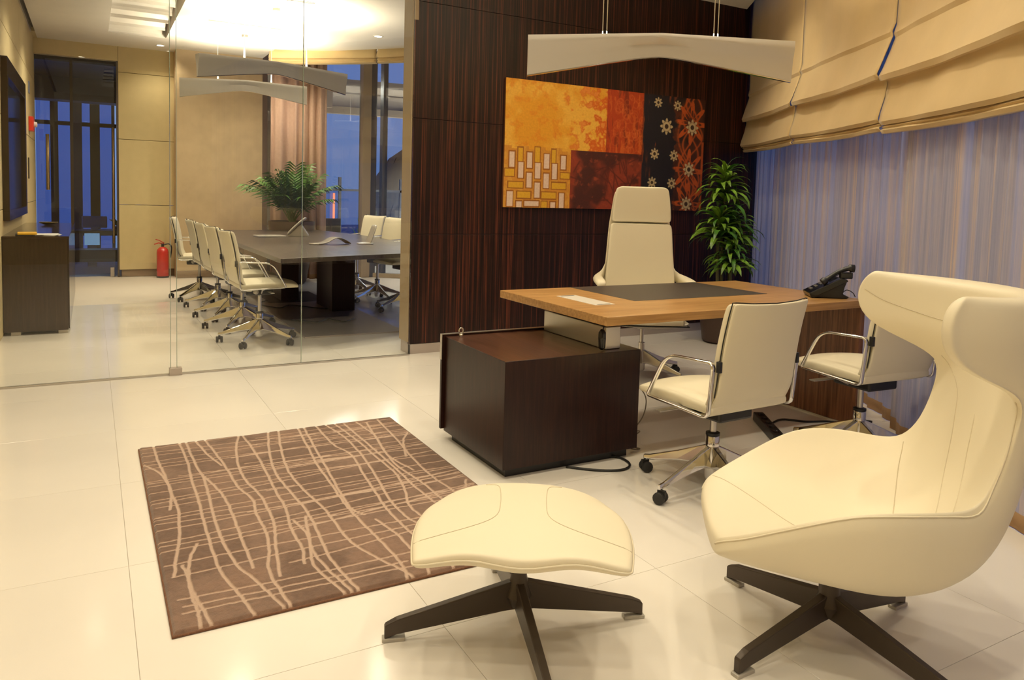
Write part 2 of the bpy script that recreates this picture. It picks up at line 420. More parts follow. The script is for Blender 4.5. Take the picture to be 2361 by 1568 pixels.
# ================================================================== THE SETTING
YW = 5.56          # face of the ebony wall and of the glass line
XL = -0.645        # left wall of the conference room
CZ = 3.20          # ceiling height
CUR = [(5.95, 5.56), (5.02, 4.12), (4.25, 2.90), (3.90, 2.42), (3.34, 1.665), (2.86, 0.87), (2.46, 0.0), (2.2, -1.0), (1.85, -3.0)]   # foot of the office curtain
CURC = [(2.25, 11.16), (2.95, 10.86), (3.80, 9.98), (4.6, 8.7), (5.3, 7.2), (5.95, 5.78)]
def offset(poly, d):
    out = []
    for i, p in enumerate(poly):
        a = Vector(poly[max(0, i - 1)]); b = Vector(poly[min(len(poly) - 1, i + 1)]); t = (b - a).normalized()
        n = Vector((-t.y, t.x)); out.append((p[0] + n.x * d, p[1] + n.y * d))
    return out
# floor: slab and single tiles
floor = box('floor', -1.6, 6.9, -3.2, 16.2, -0.12, -0.0035, M['joint'])
tag(floor, kind='structure')
bm = bmesh.new(); abox(bm, -0.3993, 0.3993, -0.3993, 0.3993, -0.0035, 0.0)
tile0 = None
for ix in range(-3, 9):
    for iy in range(-8, 12):
        x = 0.10 + 0.8 * ix + 0.4; y = 1.15 + 0.8 * iy - 0.8 * 2 + 0.4
        if x < -1.7 or x > 6.6 or y < -3.3 or y > 12.1: continue
        if tile0 is None:
            tile0 = finish('tile', bm, M['tile'], floor, bevel=0.0004, seg=1, loc=(x, y, 0))
        else:
            t = tile0.copy(); COL.objects.link(t); t.location = (x, y, 0)
# left wall (panels as parts)
wl = box('wall_left', XL - 0.2, XL - 0.004, YW, 12.1, 0, 3.6, M['darkslot']); tag(wl, kind='structure')
for z0, z1 in [(0, 1.05), (1.05, 1.85), (1.85, 2.64), (2.64, 3.5)]:
    for y0, y1 in [(YW, 7.2), (7.2, 9.6), (9.6, 12.1)]:
        box('wall_panel', XL - 0.02, XL, y0 + 0.003, y1 - 0.003, z0 + 0.003, z1 - 0.003, M['panel'], wl, bevel=0.002, seg=1)
wn = box('wall_near_left', -1.6, -1.4, -3.2, YW, 0, 3.6, M['panel']); tag(wn, kind='structure')
wj = box('wall_return', -1.4, XL - 0.21, YW, YW + 0.2, 0, 3.6, M['panel']); tag(wj, kind='structure')
wb = box('wall_back', -1.6, 2.2, -3.2, -3.0, 0, 3.6, M['panel']); tag(wb, kind='structure')
# far wall: fabric panels beside the corridor door, header over the door, wallpapered pier
wf = thing('wall_far', None, None, kind='structure')
YF = 11.90
box('header_panel', XL, 0.345, YF, YF + 0.12, 3.0, 3.5, M['panel'], wf, bevel=0.002)
for z0, z1 in [(0.10, 1.017), (1.017, 1.93), (1.93, 2.85), (2.85, 3.5)]:
    box('wall_panel', 0.348, 1.10, YF, YF + 0.2, z0 + 0.003, z1 - 0.003, M['panel'], wf, bevel=0.002, seg=1)
box('skirting', 0.375, 1.10, YF + 0.02, YF + 0.2, 0, 0.10, M['taupe'], wf)
YP = 11.58
box('wallpapered_pier', 1.055, 2.22, YP, YP + 0.5, 0.0, 3.5, M['wallpaper'], wf, bevel=0.003)
box('skirting', 1.05, 2.225, YP - 0.012, YP, 0.0, 0.10, M['taupe'], wf, bevel=0.002)
box('recess_wall', 2.22, 2.7, 12.0, 12.2, 0.0, 3.5, M['taupe'], wf)
# ebony wall between office and conference room
we = thing('wall_middle', None, None, kind='structure')
box('wall_core', 2.205, 5.97, YW + 0.02, YW + 0.18, 0.0, 3.6, M['dark_wood'], we)
for z0, z1 in [(0.08, 0.959), (0.959, 1.868), (1.868, 2.767), (2.767, 3.6)]:
    box('veneer_panel', 2.195, 5.99, YW, YW + 0.02, z0 + 0.0015, z1 - 0.0015, M['ebony'], we, bevel=0.001, seg=1)
box('end_post', 2.183, 2.2, YW + 0.004, YW + 0.18, 0.10, 3.6, M['frame'], we, bevel=0.002)
box('end_plinth', 2.20, 2.21, YW + 0.004, YW + 0.18, 0.0, 0.10, M['steel'], we)
box('corner_strip', 2.196, 2.232, YW - 0.003, YW + 0.001, 2.62, 3.6, M['frame'], we, bevel=0.0)
bs = box('baseboard_middle', 2.20, 5.97, YW + 0.004, YW + 0.02, 0.0, 0.078, M['steel']); tag(bs, kind='structure')
# ceilings
ce = thing('ceiling', None, None, kind='structure')
inn = offset(CUR, -0.24)
pts = [(-1.6, YW), (-1.6, -3.2), (inn[-1][0], -3.2)] + [q for q in inn[::-1][1:]]
pts[-1] = (5.72, YW)
prism('office_ceiling_board', pts, CZ, CZ + 0.3, M['ceiling'], ce)
innc = offset(CURC, 0.0)
# conference ceiling round the louvre opening
cx0, cx1, cy0, cy1 = 0.215, 0.872, 7.3, 10.87
box('ceiling_board', XL + 0.05, cx0, YW, YF, CZ, CZ + 0.05, M['ceiling'], ce)
box('ceiling_board', cx0, cx1, YW, cy0, CZ, CZ + 0.05, M['ceiling'], ce)
box('ceiling_board', cx0, cx1, cy1, YF, CZ, CZ + 0.05, M['ceiling'], ce)
prism('ceiling_board', [(cx1, YW), (5.6, YW), (5.15, 6.9), (4.4, 8.4), (3.6, 9.6), (2.7, 10.6), (2.22, 10.75), (2.22, YF), (cx1, YF)], CZ, CZ + 0.05, M['ceiling'], ce)
box('ceiling_board', XL - 0.01, XL + 0.05, 11.42, YF, CZ, CZ + 0.05, M['panel'], ce)
box('slot_lining', XL, XL + 0.05, YW, 11.42, CZ + 0.05, CZ + 0.06, M['darkslot'], ce)
box('slot_frame', XL + 0.001, XL + 0.012, YW, 11.42, CZ - 0.012, CZ + 0.05, M['alu'], ce)
box('upper_slab', XL - 0.2, 6.9, YW, 12.2, CZ + 0.36, CZ + 0.5, M['ceiling'], ce)
box('coffer_side', cx0 - 0.01, cx0, cy0, cy1, CZ + 0.05, CZ + 0.35, M['ceiling'], ce)
box('coffer_side', cx1, cx1 + 0.01, cy0, cy1, CZ + 0.05, CZ + 0.35, M['ceiling'], ce)
box('coffer_side', cx0, cx1, cy0 - 0.01, cy0, CZ + 0.05, CZ + 0.35, M['ceiling'], ce)
box('coffer_side', cx0, cx1, cy1, cy1 + 0.01, CZ + 0.05, CZ + 0.35, M['ceiling'], ce)
box('coffer_top', cx0, cx1, cy0, cy1, CZ + 0.30, CZ + 0.31, M['ceiling'], ce)
y = cy1 - 0.03
while y > cy0 + 0.3:
    bm = bmesh.new(); extr(bm, [(y, CZ + 0.034), (y - 0.44, CZ + 0.190), (y - 0.44, CZ + 0.205), (y, CZ + 0.05)], 'X', cx0, cx1 - 0.05)
    extr(bm, [(y - 0.012, CZ + 0.004), (y, CZ + 0.004), (y, CZ + 0.05), (y - 0.012, CZ + 0.04)], 'X', cx0, cx1 - 0.05)
    finish('louvre_blade', bm, M['ceiling'], ce)
    y -= 0.46
# ------------------------------------------------------------------ glass partition
gp = thing('glass_partition', 'frameless clear glass partition between office and conference room', 'partition')
for x0, x1, nm in [(-1.4, 0.462, 'glass_panel'), (0.505, 1.340, 'glass_panel'), (1.345, 2.19, 'glass_panel')]:
    box('glass_panel', x0, x1, YW - 0.035, YW - 0.023, 0.012, 3.198, M['glass'], gp)
for x in (0.463, 0.502, 1.341):
    box('glass_edge', x, x + 0.003, YW - 0.036, YW - 0.022, 0.012, 3.198, M['glass_edge'], gp)
box('floor_track', -1.4, 2.19, YW - 0.038, YW - 0.020, 0.0, 0.012, M['alu'], gp)
box('patch_fitting', 0.455, 0.535, YW - 0.055, YW - 0.003, 0.0, 0.05, M['steel'], gp, bevel=0.002)
box('patch_fitting', 0.44, 0.50, YW - 0.05, YW - 0.008, 3.14, 3.198, M['chrome'], gp, bevel=0.002)

# ------------------------------------------------------------------ windows and terrace
def glazing(idx, poly, d, mull, zt=3.6):
    wn_ = thing('window_%d' % idx, None, None, kind='structure')
    P = offset(poly, d)
    for a, b in zip(P, P[1:]):
        A, B = Vector(a), Vector(b); t = (B - A); L = t.length; ang = math.atan2(t.y, t.x)
        o = box('window_pane', 0.03, L - 0.03, -0.01, 0.01, 0.06, zt, M['winglass'], wn_); o.location = (A.x, A.y, 0); o.rotation_euler = (0, 0, ang)
        o = box('mullion', -0.045, 0.045, -0.09, 0.09, 0.0, zt, mull, wn_, bevel=0.003); o.location = (A.x, A.y, 0); o.rotation_euler = (0, 0, ang)
        o = box('sill', 0.0, L, -0.06, 0.06, 0.0, 0.06, mull, wn_); o.location = (A.x, A.y, 0); o.rotation_euler = (0, 0, ang)
    return wn_
glazing(1, CUR, 0.30, M['framedark'])
w2 = thing('window_2', None, None, kind='structure')
def wseg(a, b, n_m=()):
    A, B = Vector(a), Vector(b); t = B - A; L = t.length; ang = math.atan2(t.y, t.x)
    o = box('window_pane', 0.0, L, -0.01, 0.01, 0.06, 3.4, M['winglass'], w2); o.location = (A.x, A.y, 0); o.rotation_euler = (0, 0, ang)
    o = box('sill', 0.0, L, -0.06, 0.06, 0.0, 0.06, M['frame'], w2); o.location = (A.x, A.y, 0); o.rotation_euler = (0, 0, ang)
wseg((2.3, 11.62), (3.62, 11.10)); wseg((3.78, 11.05), (5.1, 10.0)); wseg((5.1, 10.0), (6.2, 8.2)); wseg((6.2, 8.2), (6.35, 5.7))
box('column', 3.56, 3.69, 11.0, 11.18, 0.0, 3.4, M['frame'], w2, bevel=0.004)
box('mullion', 3.69, 3.79, 11.04, 11.22, 0.0, 3.4, M['framedark'], w2, bevel=0.004)
box('mullion', 3.86, 3.93, 10.95, 11.1, 0.0, 3.4, M['framedark'], w2, bevel=0.004)
for x, y in [(5.1, 10.0), (6.2, 8.2)]: box('mullion', x - 0.05, x + 0.05, y - 0.06, y + 0.06, 0, 3.4, M['framedark'], w2)

terr = prism('terrace_floor', [(2.3, 11.7), (7.2, 11.2), (12, 14), (12, 30), (2.3, 30)], -0.15, -0.02, M['deck']); tag(terr, kind='structure')
rl = thing('terrace_railing', 'glass terrace railing with dark handrail beyond the conference windows', 'railing', (0, 0, 0))
bm = bmesh.new(); abox(bm, 2.9, 5.15, 13.48, 13.53, 1.30, 1.34); finish('handrail', bm, M['framedark'], rl)
for x in (3.95, 5.12): box('post', x - 0.025, x + 0.025, 13.48, 13.53, -0.02, 1.55, M['framedark'], rl)
for x0, x1 in ((2.9, 3.92), (3.98, 5.09)): box('glass_infill', x0, x1, 13.5, 13.51, 0.05, 1.30, M['winglass'], rl)
box('light_strip', 3.80, 3.835, 13.40, 13.42, 0.62, 1.26, M['strip'], rl)
mo = thing('stone_drum', 'rounded stone clad drum on the terrace behind the right hand window', 'structure', (6.6, 14.6, 0))
bm = bmesh.new(); alathe(bm, [(1.75, -0.1), (1.75, 0.9), (1.6, 1.5), (1.25, 2.0), (0.7, 2.4), (0.0, 2.55)], 20)
finish('stone_body', bm, M['stone'], mo, smooth=True)
for k in range(8):
    a = PI * (0.75 + k * 0.1)
    tube('joint', [(1.76 * math.cos(a), 1.76 * math.sin(a), -0.1), (1.76 * math.cos(a), 1.76 * math.sin(a), 0.9), (1.26 * math.cos(a), 1.26 * math.sin(a), 2.0)], 0.006, M['framedark'], mo, n=4)
cn = thing('canopy', 'pale canopy with a lower rail hung over the terrace outside', 'canopy', (0, 0, 0))
bm = bmesh.new(); aprism(bm, [(2.5, 12.6), (8.5, 12.0), (9.5, 15.2), (2.5, 16.2)], 3.05, 3.16); finish('canopy_panel', bm, M['canopy'], cn)
bm = bmesh.new(); aprism(bm, [(2.5, 13.3), (8.5, 12.8), (8.5, 12.95), (2.5, 13.45)], 2.66, 2.78); finish('canopy_rail', bm, M['canopy'], cn)
for x in (3.65, 6.0): box('hanger', x - 0.05, x + 0.05, 13.15, 13.3, 2.75, 3.06, M['canopy'], cn)
sh = thing('terrace_shrub', 'dark spiky shrub standing by the terrace railing', 'shrub', (4.3, 12.85, 0))
random.seed(5)
for k in range(26):
    a = random.uniform(0, 2 * PI); L = random.uniform(0.6, 1.0); t = random.uniform(0.15, 0.6)
    d = Vector((math.cos(a) * t, math.sin(a) * t, 1)).normalized()
    p = [d * (L * q) + Vector((0, 0, -0.15 * t * q * q)) for q in (0, 0.4, 0.75, 1)]
    tube('leaf', p, [0.006, 0.02, 0.015, 0.002], M['leafdark'], sh, n=4, rb=0.004)
lathe('pot', [(0.14, 0), (0.18, 0.3), (0.16, 0.3), (0.14, 0.28)], M['pot'], sh, 16, c=(0, 0, -0.02))
oc = thing('terrace_chair', 'small dark chair out on the terrace near the glass', 'chair', (3.45, 12.2, -0.02))
box('backrest', -0.2, 0.2, 0.17, 0.2, 0.5, 0.86, M['black'], oc, bevel=0.02); box('seat', -0.2, 0.2, -0.2, 0.2, 0.42, 0.46, M['grey'], oc, bevel=0.02)
for sx_ in (-1, 1):
    for sy_ in (-1, 1): tube('leg', [(sx_ * 0.17, sy_ * 0.17, 0.44), (sx_ * 0.2, sy_ * 0.2, 0)], 0.01, M['black'], oc, n=6)

# ------------------------------------------------------------------ corridor beyond the far door
co = thing('wall_corridor', None, None, kind='structure')
box('corridor_ceiling', -2.4, 2.4, 12.1, 17.5, 2.95, 3.1, M['darkceil'], co)
box('bulkhead', -2.4, 2.4, 13.8, 14.2, 2.6, 2.95, M['darkceil'], co)
box('corridor_side', 0.9, 1.0, 12.1, 17.5, 0, 3.1, M['darkceil'], co)
for x, wd in [(-1.05, 0.10), (-0.62, 0.12), (-0.28, 0.06), (0.0, 0.16), (0.35, 0.05), (0.62, 0.12)]:
    box('corridor_mullion', x, x + wd, 15.9, 16.05, 0, 2.95, M['darkceil'], co)
for z in (0.35, 2.35): box('corridor_transom', -2.4, 0.9, 15.92, 16.02, z, z + 0.07, M['darkceil'], co)
box('corridor_column', -0.30, -0.12, 15.2, 15.35, 0, 2.95, M['framedark'], co)
d1 = thing('door_1', None, None, kind='structure')
box('door_glass', XL + 0.01, 0.30, 12.06, 12.072, 0.03, 2.97, M['doorglass'], d1)
box('door_jamb', 0.325, 0.347, YF + 0.001, 12.1, 0.0, 3.0, M['bronze'], d1)
tube('pull_handle', [(0.285, 11.99, 0.47), (0.285, 11.99, 2.09)], 0.013, M['brass'], d1, n=8)
box('door_stile', -0.235, -0.20, 12.05, 12.09, 0.0, 2.99, M['darkceil'], d1)
tube('pull_handle', [(-0.50, 12.0, 1.2), (-0.50, 12.0, 1.95)], 0.022, M['brass'], d1, n=8)
box('floor_pivot', 0.235, 0.285, 11.96, 12.05, 0.0, 0.13, M['steel'], d1, bevel=0.005)
ds = thing('reception_desk', 'dark desk with slatted base seen through the far corridor door', 'desk', (0.0, 0, 0))
box('desk_top', -0.35, 0.55, 12.9, 13.5, 0.56, 0.60, M['black'], ds, bevel=0.004)
box('desk_end', 0.38, 0.5, 12.95, 13.45, 0.0, 0.56, M['black'], ds)
box('desk_shelf', -0.35, 0.38, 13.0, 13.4, 0.12, 0.30, M['black'], ds)
mn = thing('monitor', 'pale rounded back of a monitor on the corridor desk', 'monitor', (0.05, 13.15, 0.60))
bm = bmesh.new(); abox(bm, -0.17, 0.17, -0.02, 0.02, 0.03, 0.21); finish('housing', bm, M['monitor'], mn, bevel=0.015, seg=3)
box('stand', -0.05, 0.05, -0.04, 0.04, 0, 0.04, M['monitor'], mn)
sc_ = thing('wall_screen_panel', 'small lit greenish panel under the corridor desk', 'screen', (0.0, 13.55, 0.0))
box('lit_face', -0.09, 0.12, 0, 0.02, 0.34, 0.53, M['paperlit'], sc_); box('foot', -0.05, 0.08, 0.0, 0.08, 0.0, 0.34, M['monitor'], sc_)
cp = thing('corridor_plant', 'small leafy plant on the end of the corridor desk', 'plant', (0.36, 13.1, 0.60))
lathe('pot', [(0.035, 0), (0.045, 0.06), (0.04, 0.06)], M['pot'], cp, 12)
for k in range(12):
    a = k * 2.4; d = Vector((math.cos(a) * 0.7, math.sin(a) * 0.7, 1)).normalized()
    tube('leaf', [(0, 0, 0.05), d * 0.12 + Vector((0, 0, 0.03)), d * 0.2], [0.004, 0.022, 0.003], M['leafdark'], cp, n=4, rb=0.004)
for k, (x, y) in enumerate([(-0.05, 13.3), (0.1, 13.6), (0.18, 13.8), (-0.25, 13.0)]):
    pass

# ------------------------------------------------------------------ curtains and roman blinds
M['hem'] = pmat('curtain_hem', S(176, 142, 104), rough=0.9, noise=0.05)
def curve_pts(poly, s0, s1, n):
    P = spline([(p[0], p[1], 0) for p in poly], 12); L = [0]
    for a, b in zip(P, P[1:]): L.append(L[-1] + (b - a).length)
    out = []
    for i in range(n):
        s = s0 + (s1 - s0) * i / (n - 1); k = 0
        while k < len(L) - 2 and L[k + 1] < s: k += 1
        t = (s - L[k]) / (L[k + 1] - L[k]); q = P[k].lerp(P[k + 1], t); d = (P[k + 1] - P[k]).normalized()
        out.append((q, Vector((-d.y, d.x, 0)), s))
    return out, L[-1]
def arclen_at(poly, x, y):
    P = spline([(p[0], p[1], 0) for p in poly], 12); L = 0; best = (9, 0)
    for a, b in zip(P, P[1:]):
        d = ((a.x - x) ** 2 + (a.y - y) ** 2) ** 0.5
        if d < best[0]: best = (d, L)
        L += (b - a).length
    return best[1]
def curtain(name, label, poly, s0, s1, z0, z1, mat, amp=0.013, wave=0.15, seed=1, group=None, gather=0.0, hem=True):
    rnd = random.Random(seed)
    n = max(24, int((s1 - s0) / 0.014)); C, _ = curve_pts(poly, s0, s1, n)
    ph = []; p = 0
    for i in range(n):
        p += 2 * PI * (s1 - s0) / n / wave * (1 + 0.45 * math.sin(i * 0.13 + seed)) ; ph.append(p)
    zs = [z0, z0 + 0.07, z0 + 0.2, z0 + 0.4, (z0 + z1) / 2, z1]
    bm = bmesh.new(); uvl = bm.loops.layers.uv.new('UVMap'); G = []
    for j, z in enumerate(zs):
        row = []
        f = 0.85 - 0.1 * (z - z0) / (z1 - z0)
        for i, (q, nn, s) in enumerate(C):
            a = amp * f * (math.sin(ph[i]) + 0.35 * math.sin(ph[i] * 2.3 + seed + j * 0.3))
            row.append((bm.verts.new(q + nn * a + Vector((0, 0, z))), s, z))
        G.append(row)
    for j in range(len(zs) - 1):
        for i in range(n - 1):
            vs = [G[j][i], G[j][i + 1], G[j + 1][i + 1], G[j + 1][i]]
            f = bm.faces.new([v[0] for v in vs])
            for lp, v in zip(f.loops, vs): lp[uvl].uv = (v[1], v[2])
            f.material_index = 1 if (j == 0 and hem) else 0
    root = thing(name, label, 'curtain', group=group)
    o = finish('cloth', bm, [mat, M['hem']], root, smooth=True)
    s = o.modifiers.new('thick', 'SOLIDIFY'); s.thickness = 0.002
    tube('curtain_rail', [q + nn * -0.0 + Vector((0, 0, z1 + 0.01)) for q, nn, _ in C[::8]], 0.012, M['alu'], root, n=6)
    return root
CL = curve_pts(CUR, 0, 1, 2)[1]
sA = arclen_at(CUR, 4.06, 2.63)
curtain('sheer_curtain', 'striped sheer curtain behind the desk phone, nearest the dark plant corner', CUR, 0.02, sA + 0.10, 0.003, 3.38, M['sheer'], seed=1)
curtain('sheer_curtain', 'striped sheer curtain hanging behind the winged lounge chair', [(p[0] - 0.06, p[1]) for p in CUR], sA - 0.02, CL - 0.2, 0.003, 3.38, M['sheer'], seed=4)
curtain('pale_drape', 'bunched pale pink drape behind the palm in the conference room', CURC, 0.0, 0.78, 0.003, 3.30, M['pinksheer'], amp=0.05, wave=0.15, seed=3)

BPROF = [(0.0, 1.72), (0.0, 1.2), (0.0, 0.75), (0.004, 0.62), (0.018, 0.57), (0.008, 0.545), (0.03, 0.47), (0.062, 0.37), (0.078, 0.325), (0.068, 0.30), (0.03, 0.305),
         (0.022, 0.29), (0.036, 0.20), (0.062, 0.11), (0.072, 0.065), (0.06, 0.048), (0.035, 0.052), (0.052, 0.035), (0.04, 0.026), (0.055, 0.014), (0.045, 0.0), (0.02, 0.0)]
def blind(name, label, p0, p1, zb0, zb1, group, ztop=3.42, prof=BPROF, seed=1, bow=0.0, creases=(4, 5, 8, 9, 10, 14, 15, 16, 17, 18, 19, 20)):
    rnd = random.Random(seed)
    A, B = Vector((p0[0], p0[1], 0)), Vector((p1[0], p1[1], 0)); t = (B - A); L = t.length; t.normalize()
    nn = Vector((t.y, -t.x, 0))       # towards the room (curve runs back to front, room on the left of travel is negative)
    n = max(10, int(L / 0.05)); bm = bmesh.new(); G = []
    for i in range(n + 1):
        u = i / n; zb = zb0 + (zb1 - zb0) * u
        col = []
        for k, (d, h) in enumerate(prof):
            z = min(ztop, zb + h)
            if k == 0: z = ztop
            wv = 0.006 * math.sin(u * L * 5 + k * 0.5 + seed) + 0.0025 * math.sin(u * L * 14 + seed * 2 + k * 0.8)
            if 1 <= k <= 3: wv *= 1.6
            sag = -0.012 * math.sin(PI * u) if k >= 6 else 0
            col.append(bm.verts.new(A + t * (u * L) + nn * (d + wv + bow * math.sin(PI * u)) + Vector((0, 0, z + sag))))
        G.append(col)
    for i in range(n):
        for k in range(len(prof) - 1): bm.faces.new([G[i][k], G[i + 1][k], G[i + 1][k + 1], G[i][k + 1]])
    for i in range(n):
        for k in creases:
            e_ = bm.edges.get((G[i][k], G[i + 1][k]))
            if e_: e_.smooth = False
    root = thing(name, label, 'blind', group=group)
    o = finish('cloth', bm, M['blind'], root, smooth=True)
    s = o.modifiers.new('thick', 'SOLIDIFY'); s.thickness = 0.004; s.offset = -1
    hd = box('head_rail', 0.0, L, -0.02, 0.02, ztop, ztop + 0.03, M['alu'], root); hd.location = A; hd.rotation_euler = (0, 0, math.atan2(t.y, t.x))
    return root
bp0 = (5.80, 5.54); bp1 = (4.93, 4.18); bp2 = (4.055, 2.785); bp3 = (3.18, 1.60); bp4 = (2.50, 0.55); bp5 = (2.05, -0.7)
def lerp2(a, b, t): return (a[0] + (b[0] - a[0]) * t, a[1] + (b[1] - a[1]) * t)
G1 = 'roman blinds above the office curtains'
blind('roman_blind', 'beige roman blind in the far corner next to the ebony wall', bp0, lerp2(bp1, bp0, 0.004), 1.79, 1.757, G1, seed=1)
blind('roman_blind', 'beige roman blind between the two thin cord gaps, above the desk phone', lerp2(bp1, bp2, 0.008), lerp2(bp2, bp1, 0.012), 1.757, 1.718, G1, seed=2)
blind('roman_blind', 'beige roman blind nearest the camera, above the winged lounge chair', lerp2(bp2, bp3, 0.004), lerp2(bp3, bp4, 0.25), 1.700, 1.665, G1, seed=3)
blind('roman_blind', 'beige roman blind nearest the back wall, beyond the lounge chair', lerp2(bp3, bp4, 0.26), lerp2(bp4, bp5, 0.0), 1.665, 1.65, G1, seed=4)
CPROF = [(0.0, 0.8), (0.0, 0.30), (0.01, 0.22), (0.05, 0.10), (0.055, 0.07), (0.03, 0.075), (0.05, 0.05), (0.035, 0.035), (0.05, 0.015), (0.03, 0.0), (0.01, 0.0)]
G2 = 'roman blinds of the conference room windows'
blind('roman_blind', 'raised beige blind above the pale drape and palm', (2.20, 10.93), (3.42, 9.98), 3.03, 3.03, G2, ztop=3.5, prof=CPROF, seed=5, creases=(4, 5, 6, 7, 8))
blind('roman_blind', 'raised beige blind above the glass beside the ebony wall end', (3.435, 9.96), (4.6, 8.3), 3.03, 3.02, G2, ztop=3.5, prof=CPROF, seed=6, creases=(4, 5, 6, 7, 8))

# ------------------------------------------------------------------ pendants
def pendant(label, loc, rz, L=1.55, paired=True, group='winged pendant lamps', ez=0.225, upw=60):
    r = thing('pendant_lamp', label, 'lamp', loc, rz, group)
    N = 33; front = []; back = []
    for i in range(N):
        u = -1 + 2 * i / (N - 1); x = u * L / 2
        sm = math.sqrt(u * u + 0.012) - 0.05         # rounded apex
        sm = min(1.0, max(0.0, sm / (math.sqrt(1.012) - 0.05)))
        zt = ez + 0.028 * (1 - abs(u)); zb = 0.133 * (1 - sm)
        h = zt - zb
        fr = []; bk = []
        for k, (fy, fz) in enumerate([(0.050, 1.0), (0.052, 0.90), (0.050, 0.80), (0.030 - 0.012 * (1 - sm), 0.55), (0.018, 0.28), (0.014, 0.06), (0.012, 0.0)]):
            fr.append(Vector((x, -fy, zb + h * fz))); bk.append(Vector((x, fy, zb + h * fz)))
        front.append(fr); back.append(bk)
    bm = bmesh.new()
    F = [[bm.verts.new(p) for p in row] for row in front]; B = [[bm.verts.new(p) for p in row] for row in back]
    for i in range(N - 1):
        for j in range(6):
            bm.faces.new([F[i][j], F[i + 1][j], F[i + 1][j + 1], F[i][j + 1]]); bm.faces.new([B[i][j], B[i][j + 1], B[i + 1][j + 1], B[i + 1][j]])
        bm.faces.new([F[i][6], F[i + 1][6], B[i + 1][6], B[i][6]]); bm.faces.new([F[i][0], B[i][0], B[i + 1][0], F[i + 1][0]])
    for i in (0, N - 1): bm.faces.new([*F[i], *B[i][::-1]])
    finish('lamp_body', bm, M['alu_lamp'], r, smooth=True).modifiers.new('e', 'EDGE_SPLIT').split_angle = R(35)
    bm = bmesh.new()
    for i in range(N - 1):
        a, b = front[i], front[i + 1]
        P0, P1 = a[6], b[6]
        vs = [bm.verts.new(P0 + Vector((0, 0, -0.006))), bm.verts.new(P1 + Vector((0, 0, -0.006))), bm.verts.new(P1 + Vector((0, 0.024, -0.006))), bm.verts.new(P0 + Vector((0, 0.024, -0.006)))]
        up_ = [bm.verts.new(v.co + Vector((0, 0, 0.0055))) for v in vs]
        bm.faces.new(vs); bm.faces.new(up_[::-1]); bm.faces.new([vs[0], up_[0], up_[1], vs[1]]); bm.faces.new([vs[3], vs[2], up_[2], up_[3]])
    finish('lower_edge', bm, M['chrome'], r)
    bm = bmesh.new()
    for i in range(3, N - 4):
        z0_, z1_ = front[i][0].z + 0.001, front[i + 1][0].z + 0.001; x0_, x1_ = front[i][0].x, front[i + 1][0].x
        vs = [bm.verts.new(p) for p in [(x0_, -0.02, z0_), (x1_, -0.02, z1_), (x1_, 0.02, z1_), (x0_, 0.02, z0_), (x0_, -0.02, z0_ + 0.003), (x1_, -0.02, z1_ + 0.003), (x1_, 0.02, z1_ + 0.003), (x0_, 0.02, z0_ + 0.003)]]
        for f in [(4, 5, 6, 7), (0, 1, 5, 4), (2, 3, 7, 6)]: bm.faces.new([vs[q] for q in f])
    finish('uplight_strip', bm, M['uplight'], r)
    al = area('uplight_beam', (0, 0, ez + 0.036), L * 0.6, upw, (PI, 0, 0), sy=0.06); al.parent = r; al.data.spread = R(155)
    top = CZ - loc[2]
    for sx_ in (-1, 1):
        x = sx_ * L * 0.21
        for dx in ((-0.012, 0.012) if paired else (0.0,)):
            zz = ez + 0.02
            bm = bmesh.new(); atube(bm, [(x + dx, 0, zz), (x + dx, 0, zz + 0.03), (x + dx, 0, zz + 0.28), (x + dx, 0, top)], [0.012 if not paired else 0.004, 0.010 if not paired else 0.0035, 0.003, 0.002], 6)
            finish('cable', bm, M['cone'] if not paired else M['chrome'], r, smooth=True)
    lathe('ceiling_cup', [(0.04, top - 0.03), (0.04, top)], M['alu'], r, 16)
    return r
pendant('large winged aluminium pendant lamp hanging above the walnut desk', (2.93, 3.52, 1.993), R(-30))
pendant('upper winged pendant, the nearer of two over the conference table', (1.74, 8.35, 2.385), R(12), 1.64, False, upw=95)
pendant('lower winged pendant, the farther of two over the conference table', (1.70, 9.99, 2.385), R(-10), 1.5, False, upw=95)
# downlights
for i, (x, y, lb) in enumerate([(1.173, 10.405, 'small round ceiling downlight above the far end of the table, beside the louvres'), (2.146, 10.48, 'small round ceiling downlight over the palm corner'),
                                (3.11, 9.06, 'small round ceiling downlight near the ebony wall end'), (0.85, 11.45, 'small round ceiling downlight above the fire extinguisher corner'),
                                (-0.2, 11.3, 'small round ceiling downlight in front of the corridor door header'),
                                (1.0, -0.78, 'small round ceiling downlight behind the camera over the bare tiles'), (-0.1, -2.16, 'small round ceiling downlight far behind the camera')]):
    if lb.startswith('small round ceiling downlight in front'): continue
    r = thing('downlight', lb, 'downlight', (x, y, CZ), group='recessed downlights')
    lathe('trim_ring', [(0.046, -0.004), (0.062, -0.004), (0.062, 0.0), (0.046, 0.0)], M['ceiling'], r, 20, cap=False)
    lathe('lens', [(0.0, -0.002), (0.046, -0.002), (0.046, 0.002), (0.0, 0.002)], M['lit'], r, 20, cap=False)
